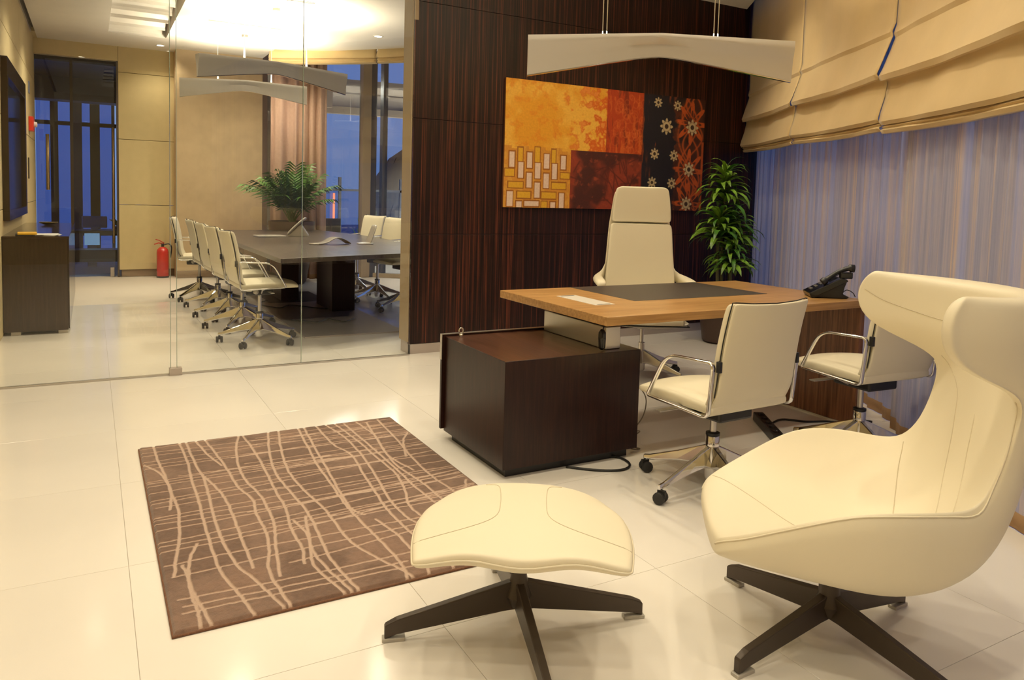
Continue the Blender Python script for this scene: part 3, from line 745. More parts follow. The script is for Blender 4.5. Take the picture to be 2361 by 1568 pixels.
for i, (x0, x1, y) in enumerate([(1.20, 2.01, 9.38), (1.22, 2.03, 7.90)]):
    r = thing('linear_diffuser', ['dark slot air diffuser in the bright ceiling, farther one', 'dark slot air diffuser in the bright ceiling, nearer one at the frame top'][i], 'vent', ((x0 + x1) / 2, y, CZ), group='slot diffusers')
    h = (x1 - x0) / 2
    box('slot', -h, h, -0.028, 0.028, -0.002, 0.0, M['darkslot'], r)
    for s_ in (-1, 1): box('slot_rim', -h, h, s_ * 0.034 - 0.006, s_ * 0.034 + 0.006, -0.005, 0.0, M['ceiling'], r)
    box('slot_vane', -h, h, -0.003, 0.003, -0.006, -0.001, M['alu'], r)

# ------------------------------------------------------------------ artwork
def colour_grid(name, W_, H_, nx, ny, cols, mat, parent, plane='XZ', zfun=None, yfun=None):
    """dense flat grid, colour per point; cols is (ny, nx, 3) sRGB 0..255"""
    xs = np.linspace(0, W_, nx); zs = np.linspace(0, H_, ny); X, Z = np.meshgrid(xs, zs)
    Y = np.zeros_like(X) if yfun is None else yfun
    co = np.stack([X, Y, Z], -1) if plane == 'XZ' else np.stack([X, Z, Y], -1)
    idx = np.arange(nx * ny).reshape(ny, nx)
    q = np.stack([idx[:-1, :-1], idx[:-1, 1:], idx[1:, 1:], idx[1:, :-1]], -1).reshape(-1, 4)
    me = bpy.data.meshes.new(name)
    me.vertices.add(nx * ny); me.vertices.foreach_set('co', co.astype(np.float32).ravel())
    nf = len(q); me.loops.add(nf * 4); me.loops.foreach_set('vertex_index', q.astype(np.int32).ravel())
    me.polygons.add(nf); me.polygons.foreach_set('loop_start', (np.arange(nf) * 4).astype(np.int32)); me.polygons.foreach_set('loop_total', np.full(nf, 4, np.int32))
    me.update(); me.validate()
    c = np.clip(cols / 255.0, 0, 1); c = np.where(c <= 0.04045, c / 12.92, ((c + 0.055) / 1.055) ** 2.4)
    rgba = np.concatenate([c.reshape(-1, 3), np.ones((nx * ny, 1))], 1).astype(np.float32)
    at = me.color_attributes.new('print', 'FLOAT_COLOR', 'POINT'); at.data.foreach_set('color', rgba.ravel())
    me.materials.append(mat); me.polygons.foreach_set('use_smooth', np.ones(nf, bool))
    o = bpy.data.objects.new(name, me); link(o, parent)
    return o
rng = np.random.default_rng(3)
def vnoise(nx, ny, fx, fy, seed):
    r_ = np.random.default_rng(seed); g = r_.random((fy + 2, fx + 2))
    x = np.linspace(0, fx, nx); y = np.linspace(0, fy, ny); xi = x.astype(int); yi = y.astype(int)
    tx = x - xi; ty = y - yi; tx = tx * tx * (3 - 2 * tx); ty = ty * ty * (3 - 2 * ty)
    a = g[np.ix_(yi, xi)]; b = g[np.ix_(yi, xi + 1)]; c_ = g[np.ix_(yi + 1, xi)]; d = g[np.ix_(yi + 1, xi + 1)]
    return (a * (1 - tx) + b * tx) * (1 - ty[:, None]) + (c_ * (1 - tx) + d * tx) * ty[:, None]
def fbm(nx, ny, fx, fy, seed, o=4):
    s = 0; a = 1; t = 0
    for k in range(o):
        s = s + a * vnoise(nx, ny, fx * 2 ** k, fy * 2 ** k, seed + k); t += a; a *= 0.55
    return s / t
AW, AH = 2.20, 1.07
nx, ny = 551, 269
U, V = np.meshgrid(np.linspace(0, AW, nx), np.linspace(0, AH, ny))      # metres from lower left
# photograph-plane helpers: u in 0..1 across, v in 0..1 up
u_, v_ = U / AW, V / AH
def C(*c): return np.array(c, float)
def mixc(img, c, a):
    a = a[..., None]; return img * (1 - a) + c * a
def ss(a, b, x):
    t = np.clip((x - a) / (b - a), 0, 1); return t * t * (3 - 2 * t)
n1 = fbm(nx, ny, 8, 4, 1); n2 = fbm(nx, ny, 40, 20, 9); n3 = fbm(nx, ny, 120, 14, 21); n4 = fbm(nx, ny, 70, 7, 33)
img = np.zeros((ny, nx, 3)) + C(232, 158, 34)
img = mixc(img, C(244, 182, 64), ss(0.45, 0.65, n1)); img = mixc(img, C(226, 128, 20), ss(0.5, 0.7, n2) * 0.5)
e_ = u_ + (n2 - 0.5) * 0.55 + (n1 - 0.5) * 0.2 + (0.55 - v_) * 0.06
img = mixc(img, C(214, 88, 16), ss(0.37, 0.47, e_) * 0.9)
img = mixc(img, C(240, 150, 60), ss(0.40, 0.46, e_) * ss(0.58, 0.66, n2) * 0.8)
redz = ss(0.468, 0.474, u_)
img = mixc(img, C(178, 58, 16), redz); img = mixc(img, C(212, 96, 28), redz * ss(0.55, 0.7, n3) * 0.8); img = mixc(img, C(110, 34, 14), redz * ss(0.55, 0.68, n4) * 0.6)
for k in range(60):
    cx, cy, rr = rng.uniform(0.50, 0.67), rng.uniform(0.45, 0.99), rng.uniform(0.015, 0.05)
    d = np.hypot(U - cx * AW, V - cy * AH); img = mixc(img, C(222, 110, 40), np.exp(-((d - rr) / 0.005) ** 2) * 0.35)
low = (v_ < 0.475) & (u_ > 0.30)
lowm = low.astype(float)
img = mixc(img, C(140, 50, 28), lowm); img = mixc(img, C(70, 28, 22), lowm * ss(0.45, 0.62, n1 + 0.25 * (u_ - 0.45))); img = mixc(img, C(176, 72, 34), lowm * ss(0.6, 0.75, n2) * 0.5)
for k in range(26):
    x0, y0 = rng.uniform(0.31, 0.62) * AW, rng.uniform(0.0, 0.45) * AH; a = rng.uniform(0, PI); L = rng.uniform(0.08, 0.3)
    dx, dy = math.cos(a), math.sin(a); px_, py_ = U - x0, V - y0; t = np.clip(px_ * dx + py_ * dy, 0, L)
    d = np.hypot(px_ - t * dx, py_ - t * dy); img = mixc(img, C(80, 26, 18), np.exp(-(d / 0.006) ** 2) * lowm * 0.8)
dk = ss(0.655, 0.662, u_) * (1 - ss(0.83, 0.86, u_ + (n2 - 0.5) * 0.08))
img = mixc(img, C(26, 22, 30), dk); img = mixc(img, C(150, 62, 26), dk * ss(0.54, 0.68, n1 * 0.5 + n4 * 0.5) * 0.85)
rt = ss(0.83, 0.86, u_ + (n2 - 0.5) * 0.08)
img = mixc(img, C(66, 32, 22), rt); img = mixc(img, C(30, 20, 22), rt * ss(0.5, 0.6, n1))
# vine-like bright star work in the last strip
for (cx, cy) in [(0.925, 0.78), (0.915, 0.36), (0.92, 0.06)]:
    px_, py_ = U - cx * AW, V - cy * AH; d = np.hypot(px_, py_); a = np.arctan2(py_, px_)
    rad = 0.13 + 0.085 * np.cos(8 * a + 0.4); img = mixc(img, C(196, 84, 30), rt * (1 - ss(rad - 0.01, rad, d)) * ss(0.05, 0.06, d)); img = mixc(img, C(84, 36, 24), rt * (1 - ss(rad * 0.55, rad * 0.62, d)))
for k in range(5):
    xx = 0.90 + 0.05 * np.sin(v_ * (7 + k) + k * 1.7) + 0.01 * k; img = mixc(img, C(190, 80, 30), rt * np.exp(-((u_ - xx) / 0.006) ** 2) * 0.9)
img = mixc(img, C(196, 84, 30), ss(0.985, 0.99, u_) * (v_ < 0.62) * (1 - 0.3 * n2))
def flower(cx, cy, rr):
    global img
    px_, py_ = U - cx * AW, V - cy * AH; d = np.hypot(px_, py_); a = np.arctan2(py_, px_)
    rad = rr * (0.58 + 0.42 * np.abs(np.cos(4 * a)) ** 1.6) ; m_ = 1 - ss(rad - 0.003, rad + 0.003, d)
    img = mixc(img, C(206, 182, 138), m_); img = mixc(img, C(60, 40, 30), (1 - ss(rr * 0.26, rr * 0.32, d)))
    img = mixc(img, C(120, 96, 70), m_ * np.exp(-((d - rr * 0.6) / 0.004) ** 2) * 0.7)
for f in [(0.735, 0.935, .05), (0.842, 0.925, .05), (0.785, 0.735, .078), (0.93, 0.745, .078), (0.725, 0.49, .055), (0.832, 0.485, .055), (0.92, 0.37, .072), (0.717, 0.24, .055), (0.825, 0.24, .055), (0.912, 0.06, .072)]:
    flower(*f)
# lattice of bars lower left, positions traced as fractions of the picture
lat = (u_ < 0.298) & (v_ < 0.485 + 0.0)
latm = lat.astype(float)
def rect(x0, x1, y0, y1, c, a=1.0):
    global img
    m_ = ((u_ > x0) & (u_ < x1) & (v_ > y0) & (v_ < y1)).astype(float); img = mixc(img, C(*c), m_ * a)
img = mixc(img, C(214, 142, 46), latm * ((v_ < 0.46) | (np.mod(u_ * 13.2, 1) < 0.42)))
img = mixc(img, C(232, 176, 70), latm * ss(0.5, 0.6, n2) * 0.5)
hb = [(0.005, 0.045, 0.245, 0.30), (0.02, 0.085, 0.155, 0.20), (0.06, 0.12, 0.075, 0.125), (0.17, 0.235, 0.075, 0.125), (0.215, 0.28, 0.155, 0.205), (0.255, 0.297, 0.24, 0.285), (0.17, 0.195, 0.0, 0.05), (0.06, 0.08, 0.36, 0.47), (0.135, 0.157, 0.36, 0.48), (0.212, 0.23, 0.36, 0.47)]
for a0, a1, b0, b1 in hb:
    rect(a0 - .004, a1 + .004, b0 - .008, b1 + .008, (158, 92, 26)); rect(a0, a1, b0, b1, (226, 170, 40))
wb_ = [(0.022, 0.045, 0.315, 0.435), (0.062, 0.085, 0.235, 0.355), (0.100, 0.123, 0.315, 0.435), (0.138, 0.161, 0.235, 0.355), (0.178, 0.200, 0.315, 0.430), (0.215, 0.237, 0.235, 0.355), (0.255, 0.277, 0.315, 0.425),
       (0.100, 0.123, 0.160, 0.275), (0.178, 0.200, 0.160, 0.275), (0.138, 0.161, 0.08, 0.20), (0.016, 0.040, 0.01, 0.125), (0.252, 0.274, 0.0, 0.12), (0.094, 0.157, 0.012, 0.05), (0.057, 0.080, 0.0, 0.048), (0.212, 0.234, 0.0, 0.048)]
for a0, a1, b0, b1 in wb_:
    rect(a0 - .005, a1 + .005, b0 - .01, b1 + .01, (158, 92, 26)); rect(a0, a1, b0, b1, (238, 208, 186))
art = thing('wall_art', 'wide abstract canvas in amber, red and black with pale rosettes on the ebony wall', 'painting', (3.005, YW - 0.022, 1.187))
M['art'] = vcol('printed_canvas', 0.6, bscale=60)
colour_grid('printed_face', AW, AH, nx, ny, img * 0.93 + 8, M['art'], art)
box('stretcher', 0.0, AW, 0.0005, 0.021, 0.0, AH, M['walnut_v'], art)

# ------------------------------------------------------------------ rug
RX0, RX1, RY0, RY1 = 0.190, 1.470, 2.236, 3.975
rw, rh = RX1 - RX0, RY1 - RY0
nx, ny = 513, 697
U, V = np.meshgrid(np.linspace(0, rw, nx), np.linspace(0, rh, ny))
RCw = np.array(cam.matrix_world.to_3x3())
def floor_at(px, py, z=0.02):
    v = RCw @ np.array([px - 1180.0, -(py - 574.0), -1737.0]); t = (z - 1.27) / v[2]; return v[0] * t, v[1] * t
def crop(u, v): return floor_at(300 + u / 2.845, 930 + v / 2.845)
LN = [[(150, 270), (180, 370), (225, 460), (265, 570), (310, 670), (320, 780), (320, 880), (300, 1000), (290, 1130)],
      [(85, 395), (180, 440), (230, 490), (265, 570), (262, 690)],
      [(320, 250), (375, 380), (405, 500), (450, 640), (480, 760), (520, 900), (550, 990), (600, 1100), (700, 1220), (820, 1375)],
      [(365, 245), (430, 400), (480, 480), (520, 620), (560, 780), (620, 920), (700, 1050), (800, 1130), (920, 1240), (1020, 1335)],
      [(425, 235), (510, 330), (600, 400)], [(485, 230), (560, 320), (640, 430), (700, 530), (800, 620), (830, 720), (890, 830), (910, 940), (910, 1080), (980, 1210), (1060, 1325)],
      [(460, 450), (560, 540), (630, 630), (690, 770), (740, 900), (810, 1070)],
      [(710, 200), (695, 300), (710, 400), (760, 500), (850, 590), (900, 680), (940, 760), (950, 850), (960, 980), (985, 1120)],
      [(735, 200), (830, 330), (890, 440), (950, 560), (1020, 680), (1060, 820), (1130, 940), (1140, 1040)],
      [(905, 180), (910, 300), (950, 440), (1040, 560), (1130, 660), (1200, 770), (1250, 880), (1310, 1000), (1400, 1110), (1520, 1230)],
      [(970, 170), (990, 300), (1040, 440), (1150, 570), (1270, 680), (1350, 780), (1450, 900), (1600, 990), (1780, 1080), (1900, 1150)],
      [(1100, 160), (1160, 270), (1230, 400), (1310, 510), (1400, 640), (1500, 750), (1600, 850), (1700, 950), (1790, 1060), (1830, 1165)],
      [(1140, 155), (1210, 280), (1290, 420), (1380, 580), (1450, 680), (1540, 720)],
      [(1220, 145), (1330, 260), (1450, 330), (1520, 440), (1600, 560), (1680, 680), (1800, 800), (1900, 900), (1970, 1130)],
      [(1280, 135), (1400, 210), (1500, 310), (1600, 450), (1700, 620), (1820, 740), (1950, 820), (2140, 1090)],
      [(1340, 130), (1480, 230), (1620, 350), (1740, 450), (1800, 560), (1830, 660), (1950, 760)],
      [(1400, 125), (1560, 260), (1720, 400), (1870, 540), (2000, 640)], [(1480, 115), (1600, 200), (1650, 280), (1750, 400), (1900, 500), (2050, 620)],
      [(1550, 120), (1620, 230), (1700, 340), (1860, 430)], [(1620, 100), (1750, 230), (1850, 350), (1980, 470), (2130, 570)],
      [(1820, 180), (1790, 240), (1810, 340)], [(440, 910), (390, 1010), (385, 1120), (400, 1240), (440, 1340), (465, 1460)],
      [(340, 1050), (370, 1110), (400, 1200), (450, 1290), (540, 1450)], [(1070, 760), (1150, 830), (1180, 920), (1200, 1040), (1320, 1160), (1440, 1250)],
      [(1150, 730), (1170, 850), (1200, 960), (1290, 1070), (1400, 1170), (1480, 1240)], [(1610, 750), (1740, 840), (1840, 940)], [(2200, 490), (2200, 560)]]
mask = np.zeros((ny, nx))
def stroke(pts, wd, amt=1.0):
    global mask
    for (x0, y0), (x1, y1) in zip(pts, pts[1:]):
        dx, dy = x1 - x0, y1 - y0; L2 = dx * dx + dy * dy + 1e-9
        i0 = max(0, int((min(x0, x1) - 0.02) / rw * nx)); i1 = min(nx, int((max(x0, x1) + 0.02) / rw * nx) + 1)
        j0 = max(0, int((min(y0, y1) - 0.02) / rh * ny)); j1 = min(ny, int((max(y0, y1) + 0.02) / rh * ny) + 1)
        if i1 <= i0 or j1 <= j0: continue
        uu, vv = U[j0:j1, i0:i1], V[j0:j1, i0:i1]
        t = np.clip(((uu - x0) * dx + (vv - y0) * dy) / L2, 0, 1); d = np.hypot(uu - x0 - t * dx, vv - y0 - t * dy)
        mask[j0:j1, i0:i1] = np.maximum(mask[j0:j1, i0:i1], amt * (1 - ss(wd * 0.6, wd * 1.25, d)))
def wob(pts, seed, a=0.0018):
    S_ = spline([(p[0], p[1], 0) for p in pts], 7); r_ = random.Random(seed)
    return [(p.x + r_.uniform(-a, a), p.y + r_.uniform(-a, a)) for p in S_]
for k, L_ in enumerate(LN):
    P = [crop(*p) for p in L_]; stroke(wob([(x - RX0, y - RY0) for x, y in P], k), 0.0062)
rr = random.Random(11)
HL = [(300, 60), (325, 65), (345, 70), (385, 75), (405, 80), (428, 85), (515, 95), (525, 98), (545, 100), (590, 108), (640, 118), (660, 120), (680, 170), (752, 140), (768, 142), (790, 145), (835, 150), (915, 165), (940, 170), (975, 180), (1060, 225), (1132, 280), (1278, 320), (1322, 355), (1368, 345), (240, 800), (470, 320)]
for k, (v, u) in enumerate(HL):
    x, y = crop(u, v); x -= RX0; y -= RY0; x = max(0.0, x); L = rw if rr.random() < 0.72 else rr.uniform(0.45, 0.9)
    if k in (24, 23): L = 0.75
    pts = []; yy = y; sl = rr.uniform(-0.05, 0.07)
    for q in range(8):
        pts.append((x + (L - x) * q / 7.0, yy)); sl += rr.uniform(-0.045, 0.045); sl = max(-0.12, min(0.14, sl)); yy += sl * (L - x) / 7.0
    stroke(wob(pts, 50 + k), 0.0056)
for k in range(20):
    y = rr.uniform(0.25, 1.70); x = rr.uniform(0.3, 0.75); pts = []; sl = rr.uniform(-0.02, 0.08)
    for q in range(6): pts.append((x + (rw - x) * q / 5.0, y)); sl += rr.uniform(-0.05, 0.05); y += sl * (rw - x) / 5
    stroke(wob(pts, 90 + k), 0.0056)
n1 = fbm(nx, ny, 6, 8, 71); n2 = fbm(nx, ny, 90, 120, 80)
base = np.zeros((ny, nx, 3)) + C(134, 107, 92)
base = mixc(base, C(114, 88, 74), ss(0.45, 0.62, n1) * 0.8); base = mixc(base, C(152, 118, 98), ss(0.5, 0.7, 1 - n1) * 0.4); base = base * (0.9 + 0.2 * n2[..., None])
col = mixc(base, C(206, 178, 158), mask * 0.95)
hgt = 0.016 - 0.0035 * mask + 0.0018 * (n2 - 0.5) + 0.001 * (n1 - 0.5)
edge = np.minimum(np.minimum(U, rw - U), np.minimum(V, rh - V)); hgt = hgt - 0.010 * (1 - ss(0, 0.012, edge))
rug = thing('rug', 'brown wool rug with carved crossing pale lines on the white tiles', 'rug', (RX0, RY0, 0.0))
M['rug'] = vcol('carved_wool', 0.95, bump=0.6, bscale=420, sheen=0.3, spec=0.1)
colour_grid('pile', rw, rh, nx, ny, col, M['rug'], rug, plane='XY', yfun=hgt)
M['rugedge'] = pmat('rug_edge_wool', S(112, 78, 58), rough=1.0, noise=0.2, nscale=200)
box('pile_edge', -0.002, rw + 0.002, -0.002, rh + 0.002, 0.0008, 0.0075, M['rugedge'], rug, bevel=0.002)

# ================================================================== FURNITURE
def caster(parent, x, y, ang):
    c = (x, y, 0)
    bm = bmesh.new()
    ca, sa = math.cos(ang), math.sin(ang)
    for s_ in (-1, 1):
        # wheel: disc with horizontal axle along local (-sa, ca)
        prof = [(0.0, -0.010), (0.021, -0.010), (0.026, -0.006), (0.026, 0.006), (0.021, 0.010), (0.0, 0.010)]
        n0 = len(bm.verts); alathe(bm, prof, 14)
        bm.verts.ensure_lookup_table()
        for v in bm.verts[n0:]:
            p = v.co.copy(); q = Vector((p.x, p.z + s_ * 0.017, p.y + 0.026))
            v.co = Vector((x + q.x * ca - q.y * sa, y + q.x * sa + q.y * ca, q.z))
    n0 = len(bm.verts)
    abox(bm, -0.012, 0.022, -0.008, 0.008, 0.026, 0.058); bm.verts.ensure_lookup_table()
    for v in bm.verts[n0:]:
        q = v.co.copy(); v.co = Vector((x + q.x * ca - q.y * sa, y + q.x * sa + q.y * ca, q.z))
    o = finish('caster', bm, M['rubber'], parent, smooth=False)
    o.data.polygons.foreach_set('use_smooth', [True] * len(o.data.polygons))
    try: o.data.set_sharp_from_angle(angle=R(40))
    except Exception: pass
    return o
def star5(root, a0, r, mat, hub_z=0.13, casters=True):
    for k in range(5):
        a = a0 + k * 2 * PI / 5; ca, sa = math.cos(a), math.sin(a)
        bm = bmesh.new(); L = r
        # tapering leg: deep at the hub, shallow at the tip, hexagonal section
        st = [(0.015, 0.021, 0.200, 0.095), (0.06, 0.019, 0.182, 0.105), (0.16, 0.015, 0.140, 0.092), (L - 0.03, 0.0105, 0.088, 0.062), (L, 0.010, 0.082, 0.060)]
        rings = []
        for d, wd, zt, zb in st:
            rings.append([bm.verts.new((d * ca - q * sa, d * sa + q * ca, z)) for q, z in [(-wd, zb + 0.006), (-wd * 0.55, zt), (wd * 0.55, zt), (wd, zb + 0.006), (wd * 0.6, zb), (-wd * 0.6, zb)]])
        for A, B in zip(rings, rings[1:]):
            for i in range(6): bm.faces.new([A[i], A[(i + 1) % 6], B[(i + 1) % 6], B[i]])
        bm.faces.new(rings[0]); bm.faces.new(rings[-1][::-1])
        lg = finish('base_leg', bm, mat, root, bevel=0.003)
        bm = bmesh.new(); atube(bm, [((L - 0.012) * ca, (L - 0.012) * sa, 0.05), ((L - 0.012) * ca, (L - 0.012) * sa, 0.075)], 0.008, 8)
        finish('caster_stem', bm, mat, lg, smooth=True)
        caster(lg, (L - 0.012) * ca, (L - 0.012) * sa, a + 0.9 + k)
    lathe('base_hub', [(0.024, 0.045), (0.030, 0.055), (0.034, 0.15), (0.027, 0.20), (0.0, 0.20)], mat, root, 20)

def meeting_chair(label, loc, rz, a0, dz=0.0, group=None):
    r = thing('meeting_chair', label, 'chair', loc, rz, group)
    star5(r, a0, 0.33, M['chrome'])
    lathe('column_collar', [(0.030, 0.198), (0.030, 0.238), (0.027, 0.242), (0, 0.242)], M['chrome'], r, 20)
    lathe('collar_ring', [(0.026, 0.242), (0.031, 0.244), (0.031, 0.256), (0.02, 0.26), (0, 0.26)], M['black'], r, 20)
    lathe('gas_column', [(0.0, 0.2), (0.0145, 0.2), (0.0145, 0.34 + dz), (0.0, 0.34 + dz)], M['alu'], r, 16)
    z0 = 0.405 + dz        # underside of the seat
    # tilt mechanism with chrome yoke and levers
    bm = bmesh.new(); abox(bm, -0.10, 0.10, -0.13, 0.09, z0 - 0.066, z0 - 0.006); finish('tilt_mechanism', bm, M['black'], r, bevel=0.012, seg=2)
    for s_ in (-1, 1):
        tube('yoke_arm', [(0, 0.0, z0 - 0.085), (s_ * 0.05, 0.0, z0 - 0.07), (s_ * 0.20, -0.02, z0 - 0.008), (s_ * 0.245, -0.02, z0 + 0.004)], 0.011, M['chrome'], r, n=8, rb=0.007)
    tube('tension_knob', [(0.10, -0.06, z0 - 0.03), (0.15, -0.06, z0 - 0.03)], 0.02, M['silver'], r, n=14)
    box('tilt_lever', -0.27, -0.13, 0.05, 0.085, z0 - 0.04, z0 - 0.034, M['alu'], r, bevel=0.002)
    box('height_lever', 0.14, 0.26, 0.03, 0.06, z0 - 0.034, z0 - 0.029, M['alu'], r, bevel=0.002)
    # seat cushion
    def seat_pt(u, v, top):
        y_ = -0.205 + 0.49 * v - 0.018 * u * u * max(0, v - 0.7) / 0.3; w_ = 0.228 - 0.022 * (max(0, v - 0.8) * 5) ** 3
        z = z0 + (0.055 + 0.010 * math.sin(PI * v) - 0.016 * u * u - 0.018 * (max(0, v - 0.80) * 5) ** 2 if top else 0.004 * u * u)
        return Vector((u * w_, y_, z))
    U_ = [-1, -0.93, -0.6, 0, 0.6, 0.93, 1]; V_ = [0, 0.04, 0.25, 0.5, 0.75, 0.92, 0.985, 1]
    shell('seat', [[seat_pt(u, v, True) for u in U_] for v in V_], [[seat_pt(u, v, False) for u in U_] for v in V_], M['leather'], r, sub=2)
    # backrest: cushion in front, thin shell behind, dark joint between
    prof = [(-0.175, z0 + 0.035), (-0.198, z0 + 0.055), (-0.212, z0 + 0.10), (-0.226, z0 + 0.20), (-0.244, z0 + 0.30), (-0.268, z0 + 0.40), (-0.292, z0 + 0.475)]
    prof = [(p.x, p.y) for p in join_path([(a, b, 0) for a, b in prof], 9)]
    def back_pt(u, i, off):
        y_, z = prof[i]; cv = 0.030 * (i / 8.0); w_ = 0.226 - 0.004 * (i / 8.0)
        return Vector((u * w_, y_ + cv * u * u - cv * 0.4 - off, z - (0.010 * (1 - u * u) if i == 8 else 0) + off * 0.15))
    def grid(o1): return [[back_pt(u, i, o1) for u in U_] for i in range(9)]
    shell('backrest', grid(-0.030), grid(0.004), M['leather'], r, sub=2)
    lst = [back_pt(-1, i, 0.006) for i in range(1, 9)] + [back_pt(u, 8, 0.006) + Vector((0, 0, 0.002)) for u in U_[1:-1]] + [back_pt(1, i, 0.006) for i in range(8, 0, -1)]
    def bsh(off): return [[back_pt(u * 0.995, i, off) for u in U_] for i in range(9)]
    low = (-0.165, z0 - 0.005)
    fr = [[Vector((u * 0.224, -0.10, z0 - 0.010)) for u in U_], [Vector((u * 0.226, -0.17, z0 - 0.006)) for u in U_]] + bsh(0.009)
    bk = [[Vector((u * 0.224, -0.10, z0 - 0.018)) for u in U_], [Vector((u * 0.226, -0.188, z0 - 0.014)) for u in U_]] + bsh(0.022)
    bs_ = shell('back_shell', fr, bk, M['leather'], r, sub=1)
    tube('dark_piping', lst, 0.0026, M['blackline'], bs_, n=5)
    for s_ in (-1, 1):
        box('back_bracket', s_ * 0.232 - 0.008, s_ * 0.232 + 0.008, -0.245, -0.225, z0 + 0.19, z0 + 0.235, M['black'], r, bevel=0.002)
    # armrest loops
    for s_ in (-1, 1):
        X_ = s_ * 0.252
        pts = [(X_, 0.155, z0 + 0.012), (X_, 0.045, z0 + 0.215), (X_, -0.225, z0 + 0.228), (X_, -0.205, z0 + 0.0)]
        P = fillet(pts, [0.02, 0.07, 0.03, 0.03], closed=True, n=6)
        tube('armrest', P, 0.0125, M['chrome'], r, n=8, closed=True, rb=0.0065, upv=None)
    return r
# ------------------------------------------------------------------ walnut desk
dk_ = thing('executive_desk', 'large walnut desk with dark writing inlay and wenge pedestal', 'desk', (2.035, 2.735, 0.0))
DX, DY = 1.845, 1.022
box('desktop', 0, DX, 0, DY, 0.698, 0.7395, M['walnut'], dk_, bevel=0.002)
box('leather_inlay', 0.475, 1.465, 0.40, DY - 0.001, 0.736, 0.7405, M['inlay'], dk_)
fl = box('cable_flap', 0.175, 0.297, 0.335, 0.70, 0.7385, 0.7415, M['silver'], dk_, bevel=0.001)
M['flap'] = pmat('pale_flap_enamel', (0.66, 0.62, 0.54, 1), rough=0.35); fl.data.materials[0] = M['flap']
for y_ in (0.342, 0.676): box('flap_slot', 0.195, 0.277, y_, y_ + 0.012, 0.7412, 0.7419, M['black'], fl)
box('side_panel', DX - 0.04, DX, 0.02, DY - 0.02, 0.008, 0.697, M['walnut_v'], dk_, bevel=0.001)
box('panel_foot', DX - 0.045, DX + 0.002, 0.04, DY - 0.04, 0.0, 0.008, M['alu'], dk_)
box('crossbeam', 0.20, DX - 0.041, 0.46, 0.52, 0.62, 0.697, M['black'], dk_, bevel=0.002)
box('lift_column', 0.150, 0.240, 0.205, 0.78, 0.5405, 0.652, M['alu'], dk_, bevel=0.004)
box('lift_slide', 0.165, 0.225, 0.22, 0.765, 0.652, 0.697, M['black'], dk_, bevel=0.002)
for k in range(4): box('slide_clip', 0.150, 0.166, 0.26 + 0.12 * k, 0.28 + 0.12 * k, 0.684, 0.6975, M['black'], dk_)
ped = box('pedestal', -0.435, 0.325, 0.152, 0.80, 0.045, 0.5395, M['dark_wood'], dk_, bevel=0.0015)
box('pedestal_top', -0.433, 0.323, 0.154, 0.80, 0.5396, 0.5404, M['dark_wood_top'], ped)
box('plinth', -0.40, 0.29, 0.19, 0.77, 0.0, 0.045, M['black'], dk_)
dr = box('drawer_front', -0.452, 0.325, 0.802, 0.822, 0.055, 0.550, M['dark_wood'], dk_, bevel=0.001)
box('metal_edge', -0.453, 0.326, 0.801, 0.823, 0.5505, 0.5535, M['alu'], dr); box('metal_edge', -0.4545, -0.452, 0.801, 0.823, 0.42, 0.5535, M['alu'], dr)
ky = tube('drawer_key', [(-0.36, 0.77, 0.5405), (-0.36, 0.77, 0.556)], 0.011, M['chrome'], dk_, n=12)
tube('key_bow', [(-0.36 + 0.012 * math.cos(a * PI / 6), 0.77, 0.572 + 0.014 * math.sin(a * PI / 6)) for a in range(12)], 0.0035, M['chrome'], ky, n=6, closed=True)
# black hand control hanging by the column
hc = thing('hand_control', 'small black hand control hanging on its cord below the desktop corner', 'remote control', (2.155, 2.93, 0.0))
tube('cord', [(0.02, 0.02, 0.695), (0.012, 0.0, 0.675), (0.004, -0.004, 0.655), (0, -0.005, 0.638)], 0.004, M['black'], hc, n=6)
lathe('grip', [(0.006, 0.545), (0.016, 0.555), (0.019, 0.60), (0.018, 0.63), (0.008, 0.645), (0, 0.645)], M['blackg'], hc, 12)
# desk telephone
ph = thing('desk_telephone', 'black desk telephone propped up on the far end of the walnut desk', 'telephone', (3.755, 2.915, 0.7397), R(-38))
ph.scale = (0.9, 0.9, 0.9)
bm = bmesh.new(); extr(bm, [(-0.135, 0.030), (0.055, 0.135), (0.085, 0.128), (0.10, 0.115), (-0.11, 0.0), (-0.125, 0.004)], 'Y', -0.10, 0.095); finish('keypad_body', bm, M['blackg'], ph, bevel=0.005)
bm = bmesh.new(); extr(bm, [(-0.105, 0.0), (0.10, 0.0), (0.115, 0.012), (0.075, 0.03), (0.085, 0.075), (0.10, 0.118), (0.02, 0.105), (-0.10, 0.02)], 'Y', -0.075, 0.07); finish('stand', bm, M['black'], ph, bevel=0.006)
bm = bmesh.new(); abox(bm, -0.05, 0.05, -0.03, 0.03, 0, 0.004); dsp = finish('display', bm, M['screen'], ph, loc=(0.045, 0.025, 0.1365), rot=(0, R(-28.5), 0))
bm = bmesh.new(); pth = spline([(-0.055, 0, 0.098), (-0.02, 0, 0.128), (0.04, 0, 0.172), (0.10, 0, 0.196), (0.135, 0, 0.196)], 5)
atube(bm, [p + Vector((0, -0.07, 0)) for p in pth], [0.024] * 4 + [0.015] * 3 + [0.013] * 6 + [0.016] * 3 + [0.026] * 5, 10); finish('handset', bm, M['black'], ph, smooth=True)
bm = bmesh.new(); abox(bm, 0.05, 0.125, -0.095, -0.045, 0.13, 0.172); finish('handset_cradle', bm, M['blackg'], ph, bevel=0.008)
